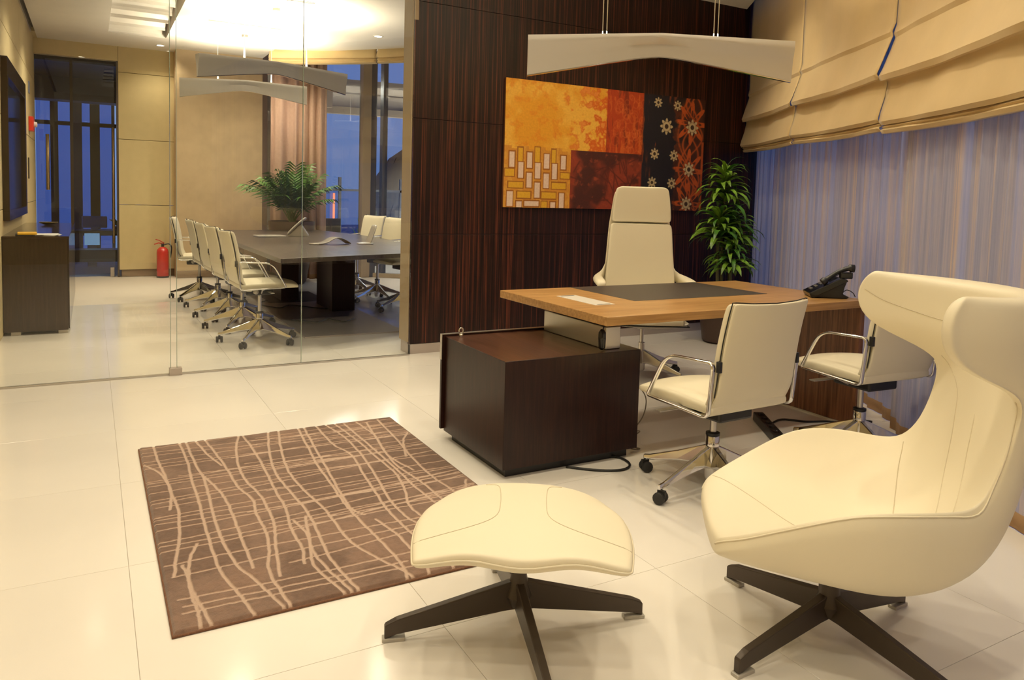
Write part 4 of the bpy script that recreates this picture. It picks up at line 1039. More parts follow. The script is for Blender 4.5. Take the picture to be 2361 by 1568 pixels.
for kx in range(4):
    for kk in range(3):
        t_ = -0.10 + 0.030 * kx; o = box('key', -0.008, 0.008, -0.007, 0.007, 0, 0.004, M['grey'], ph); o.location = (t_, 0.0 + kk * 0.024, 0.0497 + (t_ + 0.10) * 0.5526); o.rotation_euler = (0, R(-29), 0)
tube('line_cord', spline([(0.10, 0.05, 0.02), (0.13, 0.05, 0.045), (0.165, 0.04, 0.03), (0.18, 0.03, 0.003)], 5), 0.0028, M['cable'], ph, n=6)

# ------------------------------------------------------------------ visitor chairs, executive chair
meeting_chair('cream leather visitor chair in front of the desk, nearer the pedestal', (2.40, 2.415, 0), R(2), R(112))
meeting_chair('cream leather visitor chair in front of the walnut side panel, half behind the lounge chair', (3.385, 2.40, 0), R(-4), R(40), 0.035)

def exec_chair(label, loc, rz):
    r = thing('executive_chair', label, 'chair', loc, rz)
    star5(r, R(64), 0.34, M['alu'])
    lathe('gas_column', [(0.0, 0.17), (0.024, 0.17), (0.024, 0.25), (0.014, 0.25), (0.014, 0.38), (0, 0.38)], M['alu'], r, 16)
    lathe('column_head', [(0.02, 0.352), (0.045, 0.37), (0.05, 0.392), (0.0, 0.392)], M['silver'], r, 16)
    bm = bmesh.new(); extr(bm, [(-0.06, 0.372), (0.10, 0.362), (0.14, 0.392), (-0.10, 0.392)], 'X', -0.05, 0.05); finish('tilt_mechanism', bm, M['silver'], r, bevel=0.008)
    U_ = [-1, -0.94, -0.6, 0, 0.6, 0.94, 1]
    V_ = [0, 0.03, 0.2, 0.5, 0.8, 0.95, 1]
    def sp(u, v, top):
        y_ = -0.20 + 0.50 * v; w_ = 0.265 - 0.03 * max(0, v - 0.8) * 5 * abs(u)
        return Vector((u * w_, y_, (0.490 - 0.015 * (1 - u * u) - 0.02 * max(0, v - 0.75) * 4) if top else 0.418 + 0.006 * u * u))
    shell('seat', [[sp(u, v, 1) for u in U_] for v in V_], [[sp(u, v, 0) for u in U_] for v in V_], M['leather'], r, sub=2)
    def sh(u, v, top):
        y_ = -0.24 + 0.52 * v; w_ = 0.275
        return Vector((u * w_, y_, 0.414 + 0.03 * abs(u) ** 6 if top else 0.398 + 0.03 * abs(u) ** 6))
    shell('seat_shell', [[sh(u, v, 1) for u in U_] for v in V_], [[sh(u, v, 0) for u in U_] for v in V_], M['silver'], r, sub=1)
    # padded sections of the back: (z, y, half width, bulge)
    def cushion(name, st, th, mat='leather'):
        F = [[Vector((u * w_, y_ + th * 0.5 * (1 - 0.25 * u ** 4) + 0.02 * u * u, z)) for u in U_] for z, y_, w_ in st]
        B = [[Vector((u * w_ * 0.985, y_ - th * 0.5 + 0.02 * u * u, z)) for u in U_] for z, y_, w_ in st]
        return shell(name, F, B, M[mat], r, sub=2)
    cushion('backrest', [(0.455, -0.165, 0.262), (0.47, -0.17, 0.264), (0.60, -0.185, 0.262), (0.75, -0.20, 0.256), (0.85, -0.21, 0.245), (1.0, -0.226, 0.236), (1.075, -0.233, 0.232), (1.095, -0.235, 0.222), (1.103, -0.236, 0.20)], 0.075)
    cushion('headrest', [(1.112, -0.232, 0.195), (1.117, -0.232, 0.216), (1.135, -0.232, 0.224), (1.24, -0.225, 0.213), (1.345, -0.222, 0.198), (1.365, -0.224, 0.186), (1.375, -0.226, 0.15)], 0.075)
    F = [(0.42, -0.21, 0.272), (0.60, -0.236, 0.268), (0.85, -0.262, 0.247), (1.09, -0.285, 0.232), (1.12, -0.286, 0.224), (1.345, -0.275, 0.198)]
    shell('back_shell', [[Vector((u * w_, y_ + 0.018 * u * u, z)) for u in U_] for z, y_, w_ in F], [[Vector((u * w_, y_ - 0.014 + 0.018 * u * u, z)) for u in U_] for z, y_, w_ in F], M['leather'], r, sub=1)
    tube('dark_piping', [Vector((-0.275, -0.2 + 0.48 * k / 6, 0.414)) for k in range(7)] + [Vector((-0.275 + 0.55 * k / 6, 0.284, 0.414)) for k in range(7)] + [Vector((0.275, 0.28 - 0.48 * k / 6, 0.414)) for k in range(7)], 0.004, M['blackline'], r, n=5)
    for s_ in (-1, 1):
        # leather arm wrapping forward from the shell
        st = [(-0.245, 0.80, 0.250, 0.010, 0.03), (-0.225, 0.70, 0.275, 0.012, 0.05), (-0.16, 0.700, 0.318, 0.026, 0.034), (-0.08, 0.698, 0.333, 0.040, 0.028), (0.06, 0.694, 0.334, 0.043, 0.028), (0.14, 0.686, 0.333, 0.040, 0.026), (0.165, 0.675, 0.333, 0.026, 0.016)]
        F = []; 
        bm = bmesh.new(); rings = []
        for y_, z, x_, hw, hh in st:
            rings.append([bm.verts.new((s_ * (x_ - 0.008) + hw * math.cos(a * PI / 5), y_, z + hh * math.sin(a * PI / 5))) for a in range(10)])
        for A, B in zip(rings, rings[1:]):
            for i in range(10): bm.faces.new([A[i], A[(i + 1) % 10], B[(i + 1) % 10], B[i]])
        bm.faces.new(rings[0]); bm.faces.new(rings[-1][::-1])
        finish('armrest', bm, M['leather'], r, smooth=True, sub=1)
        # side web joining arm, back and seat shell
        sd = [[(s_ * 0.272, -0.20, 0.44), (s_ * 0.282, 0.02, 0.43), (s_ * 0.29, 0.10, 0.43)], [(s_ * 0.275, -0.21, 0.56), (s_ * 0.30, -0.02, 0.56), (s_ * 0.312, 0.06, 0.56)], [(s_ * 0.285, -0.225, 0.62), (s_ * 0.318, -0.06, 0.66), (s_ * 0.326, 0.05, 0.67)], [(s_ * 0.262, -0.24, 0.76), (s_ * 0.30, -0.185, 0.70), (s_ * 0.328, -0.10, 0.66)]]
        A_ = [[Vector(p) for p in row] for row in sd]; B_ = [[Vector(p) + Vector((s_ * 0.014, 0, 0)) for p in row] for row in sd]
        shell('arm_web', A_, B_, M['leather'], r, sub=1)
    return r
exec_chair('high backed cream leather executive chair behind the walnut desk', (3.47, 4.24, 0), R(151))

# ------------------------------------------------------------------ four-star swivel bases
def star4(root, a0, r, hubz=0.16, top=0.30, pole=0.024, tipz=0.052):
    for k in range(4):
        a = a0 + k * PI / 2; ca, sa = math.cos(a), math.sin(a)
        bm = bmesh.new(); st = [(0.0, 0.013, hubz, 0.065), (0.045, 0.013, hubz - 0.012, 0.062), (r - 0.03, 0.011, tipz + 0.012, 0.020), (r, 0.010, tipz - 0.002, 0.010), (r + 0.004, 0.010, tipz - 0.008, 0.010)]
        rings = [[bm.verts.new((d * ca - q * sa, d * sa + q * ca, z)) for q, z in [(-w_, zb), (-w_, zt), (w_, zt), (w_, zb)]] for d, w_, zt, zb in st]
        for A, B in zip(rings, rings[1:]):
            for i in range(4): bm.faces.new([A[i], A[(i + 1) % 4], B[(i + 1) % 4], B[i]])
        bm.faces.new(rings[0]); bm.faces.new(rings[-1][::-1])
        lg = finish('base_leg', bm, M['bronze'], root, bevel=0.003)
        bm = bmesh.new(); n0 = 0; abox(bm, r - 0.055, r + 0.010, -0.014, 0.014, 0.0, 0.0105)
        for v in bm.verts: x_, y_ = v.co.x, v.co.y; v.co.x = x_ * ca - y_ * sa; v.co.y = x_ * sa + y_ * ca
        finish('foot_pad', bm, M['clearfoot'], lg, bevel=0.002)
    lathe('swivel_post', [(0.0, 0.07), (0.024, 0.07), (0.040, 0.105), (0.030, 0.135), (pole, 0.165), (pole, top), (0, top)], M['bronze'], root, 20)

from mathutils.bvhtree import BVHTree
def project_on(obj, pts, lift=0.0004):
    dg = bpy.context.evaluated_depsgraph_get(); dg.update()
    ev = obj.evaluated_get(dg); me = ev.to_mesh()
    bv = BVHTree.FromPolygons([v.co.copy() for v in me.vertices], [tuple(p.vertices) for p in me.polygons]); ev.to_mesh_clear()
    out = []
    for p in pts:
        q, n, i, d = bv.find_nearest(p)
        if n.dot(p - q) < 0 and d > 0.0005: pass
        out.append(q + n * lift)
    return out
# ------------------------------------------------------------------ ottoman
ot = thing('footstool', 'cream leather saddle shaped footstool on a dark four star base', 'footstool', (1.09, 1.85, 0), 0)
star4(ot, R(-17.2), 0.385, 0.155, 0.30)
uu = Vector((0.86, -0.51, 0)); vv = Vector((0.51, 0.86, 0)); oc_ = Vector((1.063 - 1.09, 1.79 - 1.85, 0))
US = [-1 + 2 * i / 16 for i in range(17)]; VS = [0, 0.04, 0.12, 0.25, 0.40, 0.55, 0.70, 0.83, 0.93, 0.98, 1.0]
def ott(u, v, top):
    vy = -0.225 + 0.47 * v
    w_ = 0.283 + 0.026 * math.sin(PI * min(1, v / 0.9)); e = max(0, (v - 0.62) / 0.38); w_ *= 1 - 0.08 * e * e
    vy -= 0.075 * e * abs(u) ** 5
    au = abs(u)
    z = 0.366 - 0.038 * au ** 2.2 * min(1, v / 0.5) + 0.012 * math.sin(PI * v) - 0.020 * (1 - v) ** 2 + 0.006 * v
    z += (1 - v) ** 3 * 0.0078 * (1 - math.cos(2 * PI * u)) - (1 - v) ** 2 * 0.010 * au ** 3
    if not top:
        z -= 0.026 + 0.022 * (1 - au ** 2) * (0.6 + 0.4 * math.sin(PI * v)); w_ *= 0.985; vy *= 0.985
    return oc_ + uu * (u * w_) + vv * vy + Vector((0, 0, z))
ot_pad = shell('seat_pad', [[ott(u, v, True) for u in US] for v in VS], [[ott(u, v, False) for u in US] for v in VS], M['leather2'], ot, sub=2)
def mid(u, v): return ott(u, v, True).lerp(ott(u, v, False), 0.50)
cen = sum((mid(u, 0.5) for u in (-1, 1)), Vector()) / 2
rimp = [mid(u, 0) for u in US] + [mid(1, v) for v in VS[1:]] + [mid(u, 1) for u in US[::-1][1:]] + [mid(-1, v) for v in VS[::-1][1:-1]]
rimo = []
for p in rimp:
    d = Vector((p.x - cen.x, p.y - cen.y, 0)).normalized(); rimo.append(p + d * 0.0005)
tube('edge_piping', project_on(ot_pad, [p for a, b in zip(rimo, rimo[1:] + rimo[:1]) for p in (a, a.lerp(b, 0.5))], 0.001), 0.003, M['leather2'], ot, n=6, closed=True)
for s_ in (-1, 1):
    P = [(0.98 * s_, 0.20), (0.6 * s_, 0.27), (0.36 * s_, 0.36), (0.24 * s_, 0.46), (0.22 * s_, 0.60), (0.24 * s_, 0.78), (0.30 * s_, 0.93), (0.45 * s_, 0.965)]
    pts_ = [ott(p.x, p.y, True) + Vector((0, 0, 0.0002)) for p in spline([(a, b, 0) for a, b in P], 5)]
    tube('stitched_seam', project_on(ot_pad, pts_), 0.0013, M['seam'], ot, n=5)
lathe('seat_plate', [(0.0, 0.27), (0.07, 0.275), (0.09, 0.30), (0.0, 0.305)], M['bronze'], ot, 16)

# ------------------------------------------------------------------ winged lounge chair
LC = Vector((1.885, 1.40, 0)); lf = Vector((-0.783, 0.622, 0)); ll = Vector((0.622, 0.783, 0))
lo = thing('wing_lounge_chair', 'tall cream leather lounge chair with wide head wings on a dark four star base', 'armchair', LC, 0)
star4(lo, R(2), 0.378, 0.145, 0.245, 0.030, 0.055)
#        front centre (s,z) rim (s,z,t)            back centre (s,z)  power
LST = [((0.372, 0.352), (0.355, 0.350, 0.195), (0.365, 0.332), 2.0),
       ((0.355, 0.368), (0.345, 0.368, 0.222), (0.350, 0.315), 2.0),
       ((0.290, 0.372), (0.285, 0.400, 0.262), (0.280, 0.290), 2.2),
       ((0.170, 0.355), (0.180, 0.455, 0.305), (0.150, 0.262), 2.4),
       ((0.040, 0.340), (0.050, 0.520, 0.358), (0.010, 0.238), 2.6),
       ((-0.100, 0.345), (-0.080, 0.532, 0.352), (-0.120, 0.222), 2.6),
       ((-0.200, 0.385), (-0.180, 0.527, 0.315), (-0.235, 0.250), 2.6),
       ((-0.265, 0.445), (-0.258, 0.528, 0.285), (-0.320, 0.310), 2.4),
       ((-0.315, 0.530), (-0.300, 0.585, 0.260), (-0.385, 0.410), 2.4),
       ((-0.350, 0.640), (-0.330, 0.665, 0.250), (-0.425, 0.545), 2.2),
       ((-0.375, 0.730), (-0.348, 0.745, 0.242), (-0.450, 0.680), 2.2),
       ((-0.392, 0.800), (-0.350, 0.805, 0.245), (-0.470, 0.790), 2.2),
       ((-0.402, 0.850), (-0.275, 0.845, 0.292), (-0.480, 0.850), 2.2),
       ((-0.410, 0.900), (-0.155, 0.895, 0.325), (-0.490, 0.905), 2.2),
       ((-0.418, 0.965), (-0.120, 0.965, 0.345), (-0.496, 0.970), 2.2),
       ((-0.424, 1.020), (-0.132, 1.030, 0.338), (-0.498, 1.025), 2.2),
       ((-0.430, 1.052), (-0.165, 1.066, 0.325), (-0.494, 1.058), 2.2)]
ULS = [-1, -0.97, -0.88, -0.72, -0.5, -0.25, 0, 0.25, 0.5, 0.72, 0.88, 0.97, 1]
def wl_pt(k, u, side):
    (fs, fz), (rs, rz_, rt), (bs2, bz), pw = LST[k]
    cs, cz = (fs, fz) if side == 0 else (bs2, bz)
    a = abs(u)
    if side == 0:
        p_ = 2.4 if k < 11 else 1.9
        t_ = rt * u * (1.0 if k < 11 else (1 + 0.10 * (1 - a)))
        q = a ** p_
        s_ = cs + (rs - cs) * q; z = cz + (rz_ - cz) * q
    else:
        ang = a * PI / 2
        t_ = (rt + (0.012 if k < 11 else 0.0)) * math.copysign(math.sin(ang) ** (0.86 if k < 8 else 0.75), u)
        q = 1 - math.cos(ang) ** 0.85 if a < 1 else 1.0
        s_ = cs + (rs - cs) * q; z = cz + (rz_ - cz) * q
        if k >= 11:   # wing thickness
            t_ = (rt + 0.028 * (1 - 0.4 * a)) * math.copysign(math.sin(ang) ** 0.8, u) ; s_ -= 0.012 * (1 - a)
    w_ = 0.018 if side else 0.0
    return lf * s_ + ll * t_ + Vector((0, 0, z - (0.030 if side and k < 11 else 0.0)))
FR = [[wl_pt(k, u, 0) for u in ULS] for k in range(len(LST))]; BK = [[wl_pt(k, u, 1) for u in ULS] for k in range(len(LST))]
for k in range(11, len(LST)):       # give the wing tips a rounded, padded edge
    for j in (0, len(ULS) - 1):
        d = ll * (0.030 if j else -0.030); BK[k][j] = FR[k][j] + d - lf * 0.012
body = shell('upholstered_shell', FR, BK, M['leather2'], lo, sub=2)
_me = body.data; _nc = len(ULS); _nr = len(LST)
_cr = _me.attributes.new('crease_edge', 'FLOAT', 'EDGE'); _isb = set([i * _nc for i in range(_nr)] + [i * _nc + _nc - 1 for i in range(_nr)])
for e_ in _me.edges:
    if e_.vertices[0] in _isb and e_.vertices[1] in _isb: _cr.data[e_.index].value = 0.55
def seam(name, pts, off=0.002, rad=0.0013, mat='seam'):
    tube(name, project_on(body, spline(pts, 8)), rad, M[mat], lo, n=5)
def interp(k, u):
    k0 = int(k); f = k - k0; a = wl_pt(k0, u, 0); return a if f < 1e-6 else a.lerp(wl_pt(k0 + 1, u, 0), f)
def nrm(k, u):
    a = interp(min(k + 0.5, len(LST) - 1.01), u) - interp(max(k - 0.5, 0), u); b = interp(k, min(1, u + 0.1)) - interp(k, max(-1, u - 0.1))
    n = b.cross(a).normalized(); return n
SEAMS = [[(1.4, 0.93), (2.1, 0.62), (2.9, 0.15), (3.6, -0.35), (4.1, -0.68), (4.35, -0.88)],
         [(7.2, 0.92), (6.6, 0.65), (6.0, 0.3), (5.5, -0.1), (5.0, -0.5), (4.7, -0.86)],
         [(11.4, 0.80), (10, 0.58), (9, 0.40), (7.8, 0.12), (6.8, -0.25), (5.8, -0.62), (5.3, -0.88)],
         [(9.6, 0.05), (8.4, -0.15), (7.4, -0.42), (6.6, -0.66), (6.1, -0.86)],
         [(14.6, 0.97), (14.1, 0.85), (13.6, 0.6), (13.4, 0.3)]]
SEAML = SEAMS
for s_ in SEAMS:
    sg = [interp(k, u) for k, u in s_]
    n_ = [nrm(k, u) for k, u in s_]
    for i in range(len(sg)):
        nn = n_[i]
        if nn.dot(lf * 0.5 + Vector((0, 0, 1))) < 0: nn = -nn
        sg[i] = sg[i] + nn * 0.0005
    seam('stitched_seam', sg)
for j_ in (0, -1): tube('rim_welt', project_on(body, spline([FR[k][j_].lerp(BK[k][j_], 0.30) for k in range(0, 12)], 4), 0.0008), 0.0022, M['leather2'], lo, n=6)

# ------------------------------------------------------------------ conference table and chairs
tb = thing('conference_table', 'long dark conference table on box columns behind the glass partition', 'table', (1.30, 6.03, 0))
TP = [(0, 0.0), (1.70, 0.52), (1.76, 1.8), (1.70, 3.4), (1.45, 4.55), (0.0, 4.45), (-0.02, 2.2)]
M['table'] = wood('dark_table_veneer', (0.035, 0.026, 0.024, 1), (0.055, 0.042, 0.038, 1), (0.075, 0.058, 0.05, 1), 'Y', 40, 0.05, rough=0.28)
prism('tabletop', TP, 0.70, 0.739, M['table'], tb, bevel=0.003)
box('table_column', 0.92, 1.17, 1.80, 2.42, 0.013, 0.70, M['dark_wood'], tb, bevel=0.003)
box('table_column', 0.60, 0.80, 2.75, 3.3, 0.013, 0.70, M['dark_wood'], tb, bevel=0.003)
box('column_bracket', 0.80, 1.22, 1.75, 2.5, 0.65, 0.70, M['black'], tb, bevel=0.002)
box('base_plate', 0.31, 1.22, 0.47, 2.6, 0.0, 0.012, M['steel'], tb, bevel=0.002)
box('base_plate', 0.45, 1.1, 2.62, 3.5, 0.0, 0.012, M['black'], tb, bevel=0.002)
G3 = 'meeting chairs down the long side of the conference table'
c0 = meeting_chair('cream meeting chair standing clear in front, nearest the glass, at the near table corner', (1.23, 6.50, 0), R(-88), R(236 + 88), 0.065, G3)
rows = [((1.21, 7.22, 0), R(-86), 'cream meeting chair second from the glass, tucked behind the nearest one'),
        ((1.20, 7.88, 0), R(-87), 'cream meeting chair third from the glass on the long table side'),
        ((1.19, 8.60, 0), R(-88), 'cream meeting chair fourth from the glass, next to the reclined one'),
        ((1.09, 9.32, 0), R(-99), 'cream meeting chair turned and leaning back, nearest the fire extinguisher')]
for k, (l, z, lb) in enumerate(rows): dup(c0, None, l, z, lb, G3)
G4 = 'meeting chairs on the window side of the conference table'
c1 = meeting_chair('cream meeting chair on the window side, farthest along the table', (2.96, 9.32, 0), R(106), R(30), 0.11, G4)
for l, z, lb in [((2.97, 8.56, 0), R(104), 'cream meeting chair on the window side, middle of three'),
                 ((3.0, 7.78, 0), R(100), 'cream meeting chair on the window side, mostly hidden by the ebony wall end')]:
    dup(c1, None, l, z, lb, G4)
# things on the table
sp_ = thing('conference_phone', 'arched grey speaker phone on the dark conference table', 'telephone', (2.14, 7.62, 0.7395), R(10))
arc = spline([(-0.16, 0, 0.012), (-0.06, 0, 0.03), (0.0, 0, 0.062), (0.06, 0, 0.075), (0.14, 0, 0.05), (0.20, 0, 0.012)], 5)
F = [[p + Vector((0, q, 0)) for q in (-0.075, -0.04, 0.04, 0.075)] for p in arc]; B = [[p + Vector((0, q, -0.012)) for q in (-0.075, -0.04, 0.04, 0.075)] for p in arc]
shell('arched_body', F, B, M['grey'], sp_, sub=1)
box('keypad', -0.21, -0.12, -0.06, 0.06, 0.0, 0.014, M['silver'], sp_, bevel=0.004)
bm = bmesh.new(); extr(bm, [(-0.02, -0.075), (-0.085, -0.075), (-0.085, -0.08), (-0.01, -0.08)], 'X', -0.05, 0.05); bm.free()
lp = thing('document_camera', 'slim silver stand unit with upright plate on the conference table', 'stand', (2.52, 7.66, 0.7395), R(8))
lathe('foot', [(0.0, 0), (0.085, 0.0), (0.09, 0.008), (0.03, 0.018), (0.0, 0.02)], M['silver'], lp, 24)
F = [[Vector((0.03 + 0.07 * v, q, 0.012 + 0.19 * v)) for q in (-0.06, -0.03, 0.03, 0.06)] for v in (0, 0.1, 0.4, 0.75, 1)]; B = [[p + Vector((0.014, 0, -0.004)) for p in row] for row in F]
shell('upright_plate', F, B, M['silver'], lp, sub=1)
vp = thing('video_phone', 'silver tilted screen unit at the far side of the conference table', 'telephone', (2.14, 9.1, 0.7395), R(-18))
F = [[Vector((-0.10 + 0.20 * v, q, 0.03 + 0.20 * v ** 0.8)) for q in (-0.13, -0.06, 0.06, 0.13)] for v in (0, 0.1, 0.5, 0.9, 1)]; B = [[p + Vector((0.02, 0, -0.02)) for p in row] for row in F]
shell('screen_plate', F, B, M['silver'], vp, sub=1)
bm = bmesh.new(); extr(bm, [(-0.10, 0.0), (0.14, 0.0), (0.14, 0.02), (0.06, 0.14), (0.03, 0.12), (-0.06, 0.03)], 'Y', -0.07, 0.07); finish('stand', bm, M['silver'], vp, bevel=0.005)
lt = thing('laptop', 'slim closed light laptop lying beside the tilted screen on the far table end', 'laptop', (1.80, 8.95, 0.7395), R(5))
box('case', -0.16, 0.16, -0.11, 0.11, 0.0, 0.018, M['silver'], lt, bevel=0.004)
# cables on the conference floor
for k, (a, lb) in enumerate([([(2.32, 7.9, 0.02), (2.1, 8.1, 0.02), (1.9, 8.3, 0.03), (1.75, 8.2, 0.02), (1.6, 8.5, 0.03), (1.75, 8.8, 0.02)], 'black cable snaking between the two table columns'),
                             ([(1.7, 7.4, 0.018), (1.9, 7.2, 0.018), (2.05, 7.35, 0.018), (2.15, 7.15, 0.018), (2.3, 7.3, 0.018)], 'thin cable loop lying on the conference table base plate')]):
    o = tube('cable', spline(a, 8), 0.006, M['cable'], n=6); tag(o, lb, 'cable')
# low sideboard by the wallpapered pier
sb = thing('sideboard', 'low taupe sideboard at the foot of the wallpapered wall behind the chairs', 'cabinet', (1.55, 11.16, 0))
box('carcass', 0, 0.66, 0, 0.40, 0.04, 0.63, M['taupe'], sb, bevel=0.002); box('top', -0.005, 0.665, -0.005, 0.405, 0.63, 0.65, M['taupe'], sb, bevel=0.002)
for s_ in (0.003, 0.333): box('door', s_, s_ + 0.324, -0.018, -0.001, 0.05, 0.62, M['taupe'], sb, bevel=0.001)

# ------------------------------------------------------------------ credenza, screen and small wall things
cr = thing('credenza', 'long low glossy dark wood credenza against the fabric wall behind the glass', 'cabinet', (XL + 0.004, 7.45, 0))
M['glosswood'] = wood('gloss_dark_veneer', (0.020, 0.011, 0.007, 1), (0.028, 0.015, 0.009, 1), (0.038, 0.02, 0.012, 1), 'Z', 60, 0.05, rough=0.12, coat=0.0)
M['glosswood'].node_tree.nodes['Principled BSDF'].inputs['Specular IOR Level'].default_value = 0.35
box('carcass', 0, 0.465, 0, 2.65, 0.03, 0.815, M['glosswood'], cr, bevel=0.002)
box('top', -0.002, 0.478, -0.005, 2.655, 0.815, 0.835, M['glosswood'], cr, bevel=0.002)
for k in range(3): box('door', 0.466, 0.476, 0.01 + k * 0.88, 0.88 + k * 0.88, 0.04, 0.81, M['glosswood'], cr, bevel=0.001)
for x_ in (0.05, 0.39): box('plinth_foot', x_, x_ + 0.07, 0.02, 0.09, 0.0, 0.03, M['silver'], cr)
box('plinth', 0.02, 0.44, 0.1, 2.6, 0.0, 0.03, M['black'], cr)
fo = thing('yellow_folder', 'yellow folder on top of the dark credenza', 'folder', (-0.46, 7.62, 0.8355), R(4))
box('cover', -0.085, 0.055, -0.10, 0.12, 0.006, 0.022, M['yellow'], fo, bevel=0.003); box('tray', -0.10, 0.07, -0.11, 0.13, 0.0, 0.006, M['black'], fo, bevel=0.002)
pp = thing('paper_stack', 'loose white papers beside the yellow folder', 'paper', (-0.33, 7.60, 0.8355), R(-6))
for k in range(5):
    o = box('sheet', -0.075, 0.085, -0.10, 0.11, 0.002 * k, 0.002 * k + 0.0015, M['paper'], pp); o.rotation_euler = (0, 0, R(4 * k - 8))
bw = thing('bowl', 'shallow dark bowl with a brassy rim on the credenza', 'bowl', (-0.40, 9.55, 0.8355))
bw.scale = (0.62, 0.62, 0.4)
lathe('bowl_body', [(0.04, 0.0), (0.06, 0.004), (0.13, 0.05), (0.145, 0.075), (0.138, 0.075), (0.10, 0.03), (0.0, 0.012)], M['blackg'], bw, 24)
tube('rim', [(0.142 * math.cos(a * PI / 12), 0.142 * math.sin(a * PI / 12), 0.076) for a in range(24)], 0.004, M['brass'], bw, n=6, closed=True)
tv = thing('wall_screen', 'large dark wall screen with thick brown frame above the credenza', 'screen', (XL, 7.62, 0.955))
TL, TH = 2.05, 1.375
box('screen_glass', 0.020, 0.026, 0.08, TL - 0.12, 0.08, TH - 0.16, M['screen'], tv)
for n_, (y0, y1, z0, z1) in dict(a=(0, TL, 0, 0.08), b=(0, TL, TH - 0.16, TH), c=(0, 0.08, 0.08, TH - 0.16), d=(TL - 0.12, TL, 0.08, TH - 0.16)).items():
    box('frame_member', 0.001, 0.05, y0, y1, z0, z1, M['glosswood'], tv, bevel=0.002)
cpn = thing('fire_call_point', 'small red fire call point on the fabric wall above the credenza end', 'alarm', (XL, 10.95, 2.0))
box('housing', 0.001, 0.05, -0.11, 0.11, -0.085, 0.085, M['call'], cpn, bevel=0.005); o = lathe('sounder', [(0.0, 0), (0.035, 0.0), (0.03, 0.03), (0, 0.035)], M['paper'], cpn, 14); o.rotation_euler = (0, R(90), 0); o.location = (0.05, 0.06, 0)
sw = thing('wall_switch', 'slim dark vertical switch strip on the fabric wall', 'switch', (XL, 10.68, 1.335)); box('plate', 0.001, 0.012, -0.03, 0.03, 0, 0.25, M['bronze'], sw, bevel=0.002)
sl = thing('wall_label', 'small pale blue plate high on the fabric wall', 'sign', (XL, 10.95, 2.37)); box('plate', 0.001, 0.01, -0.07, 0.07, 0, 0.14, M['monitor'], sl, bevel=0.002)
fe = thing('fire_extinguisher', 'red fire extinguisher standing on the floor by the fabric wall', 'extinguisher', (0.886, 11.72, 0))
lathe('cylinder', [(0.0, 0.0), (0.072, 0.0), (0.079, 0.012), (0.079, 0.36), (0.072, 0.395), (0.045, 0.425), (0.02, 0.435), (0, 0.435)], M['red'], fe, 24)
lathe('base_ring', [(0.070, -0.001), (0.082, 0.0), (0.080, 0.02), (0.07, 0.02)], M['black'], fe, 24, cap=False)
lathe('valve', [(0.018, 0.43), (0.018, 0.48), (0.0, 0.485)], M['black'], fe, 12)
tube('carry_handle', [(0.02, 0, 0.475), (-0.05, 0, 0.49), (-0.11, 0, 0.47)], 0.008, M['red'], fe, n=6); tube('squeeze_lever', [(0.02, 0, 0.485), (-0.04, 0, 0.525), (-0.09, 0, 0.54)], 0.007, M['red'], fe, n=6)
tube('hose', spline([(0.01, 0, 0.46), (0.08, 0, 0.475), (0.115, 0, 0.42), (0.10, 0, 0.28)], 6), 0.009, M['black'], fe, n=8)

# ------------------------------------------------------------------ plants
def leafmesh(L, w_, droop, seg=6, fold=0.25, curl=0.0):
    """one arched, folded blade lying along +X"""
    bm = bmesh.new(); rows = []
    x = z = 0; ang = 0.55
    for i in range(seg + 1):
        t = i / seg; wd = w_ * math.sin(PI * min(1, 0.12 + t * 0.88)) ** 0.7 if i < seg else 0.0005
        rows.append([bm.verts.new((x, -wd, z + wd * fold)), bm.verts.new((x, 0, z)), bm.verts.new((x, wd, z + wd * fold))])
        x += math.cos(ang) * L / seg; z += math.sin(ang) * L / seg; ang -= droop / seg * (0.6 + 0.8 * t)
    for a, b in zip(rows, rows[1:]):
        for j in (0, 1): bm.faces.new([a[j], a[j + 1], b[j + 1], b[j]])
    return bm
def leaf_protos(n, mats, Lr, wr, dr, parent):
    out = []
    for k in range(n):
        o = finish('leaf', leafmesh(random.uniform(*Lr), random.uniform(*wr), random.uniform(*dr)), mats[k % len(mats)], parent, smooth=True); out.append(o)
    return out
random.seed(21)
dp = thing('dracaena_plant', 'tall dracaena in a brown pot between the ebony wall and the curtain', 'plant', (5.02, 5.02, 0))
lathe('planter', [(0.13, 0.0), (0.16, 0.02), (0.20, 0.30), (0.205, 0.36), (0.19, 0.36), (0.18, 0.33), (0.0, 0.325)], M['pot'], dp, 28)
lathe('soil', [(0.0, 0.33), (0.178, 0.332)], M['soil'], dp, 24, cap=False)
stems = [((0.00, 0.02), 1.53, 1.20), ((-0.09, -0.02), 1.12, 0.9), ((0.09, 0.0), 1.10, 0.88), ((0.02, -0.07), 0.88, 0.6)]
for (sx_, sy_), h, _ in stems:
    tube('cane', spline([(sx_ * 0.5, sy_ * 0.5, 0.33), (sx_, sy_, h * 0.6), (sx_ * 1.1, sy_, h)], 4), [0.016] * 9, M['stem'], dp, n=6)
protos = leaf_protos(6, [M['leaf'], M['leafdark'], M['leaf']], (0.30, 0.42), (0.025, 0.036), (1.7, 2.5), dp)
cnt = 0
crown = []
for (sx_, sy_), h, lowz in stems:
    n_ = int(70 * (h - lowz + 0.2) / 0.5)
    for k in range(min(78, n_)): crown.append((sx_, sy_, lowz + (h - lowz) * (k / n_) ** 0.8 + 0.02, k * 2.399 + sx_ * 30, (k / n_)))
random.shuffle(crown)
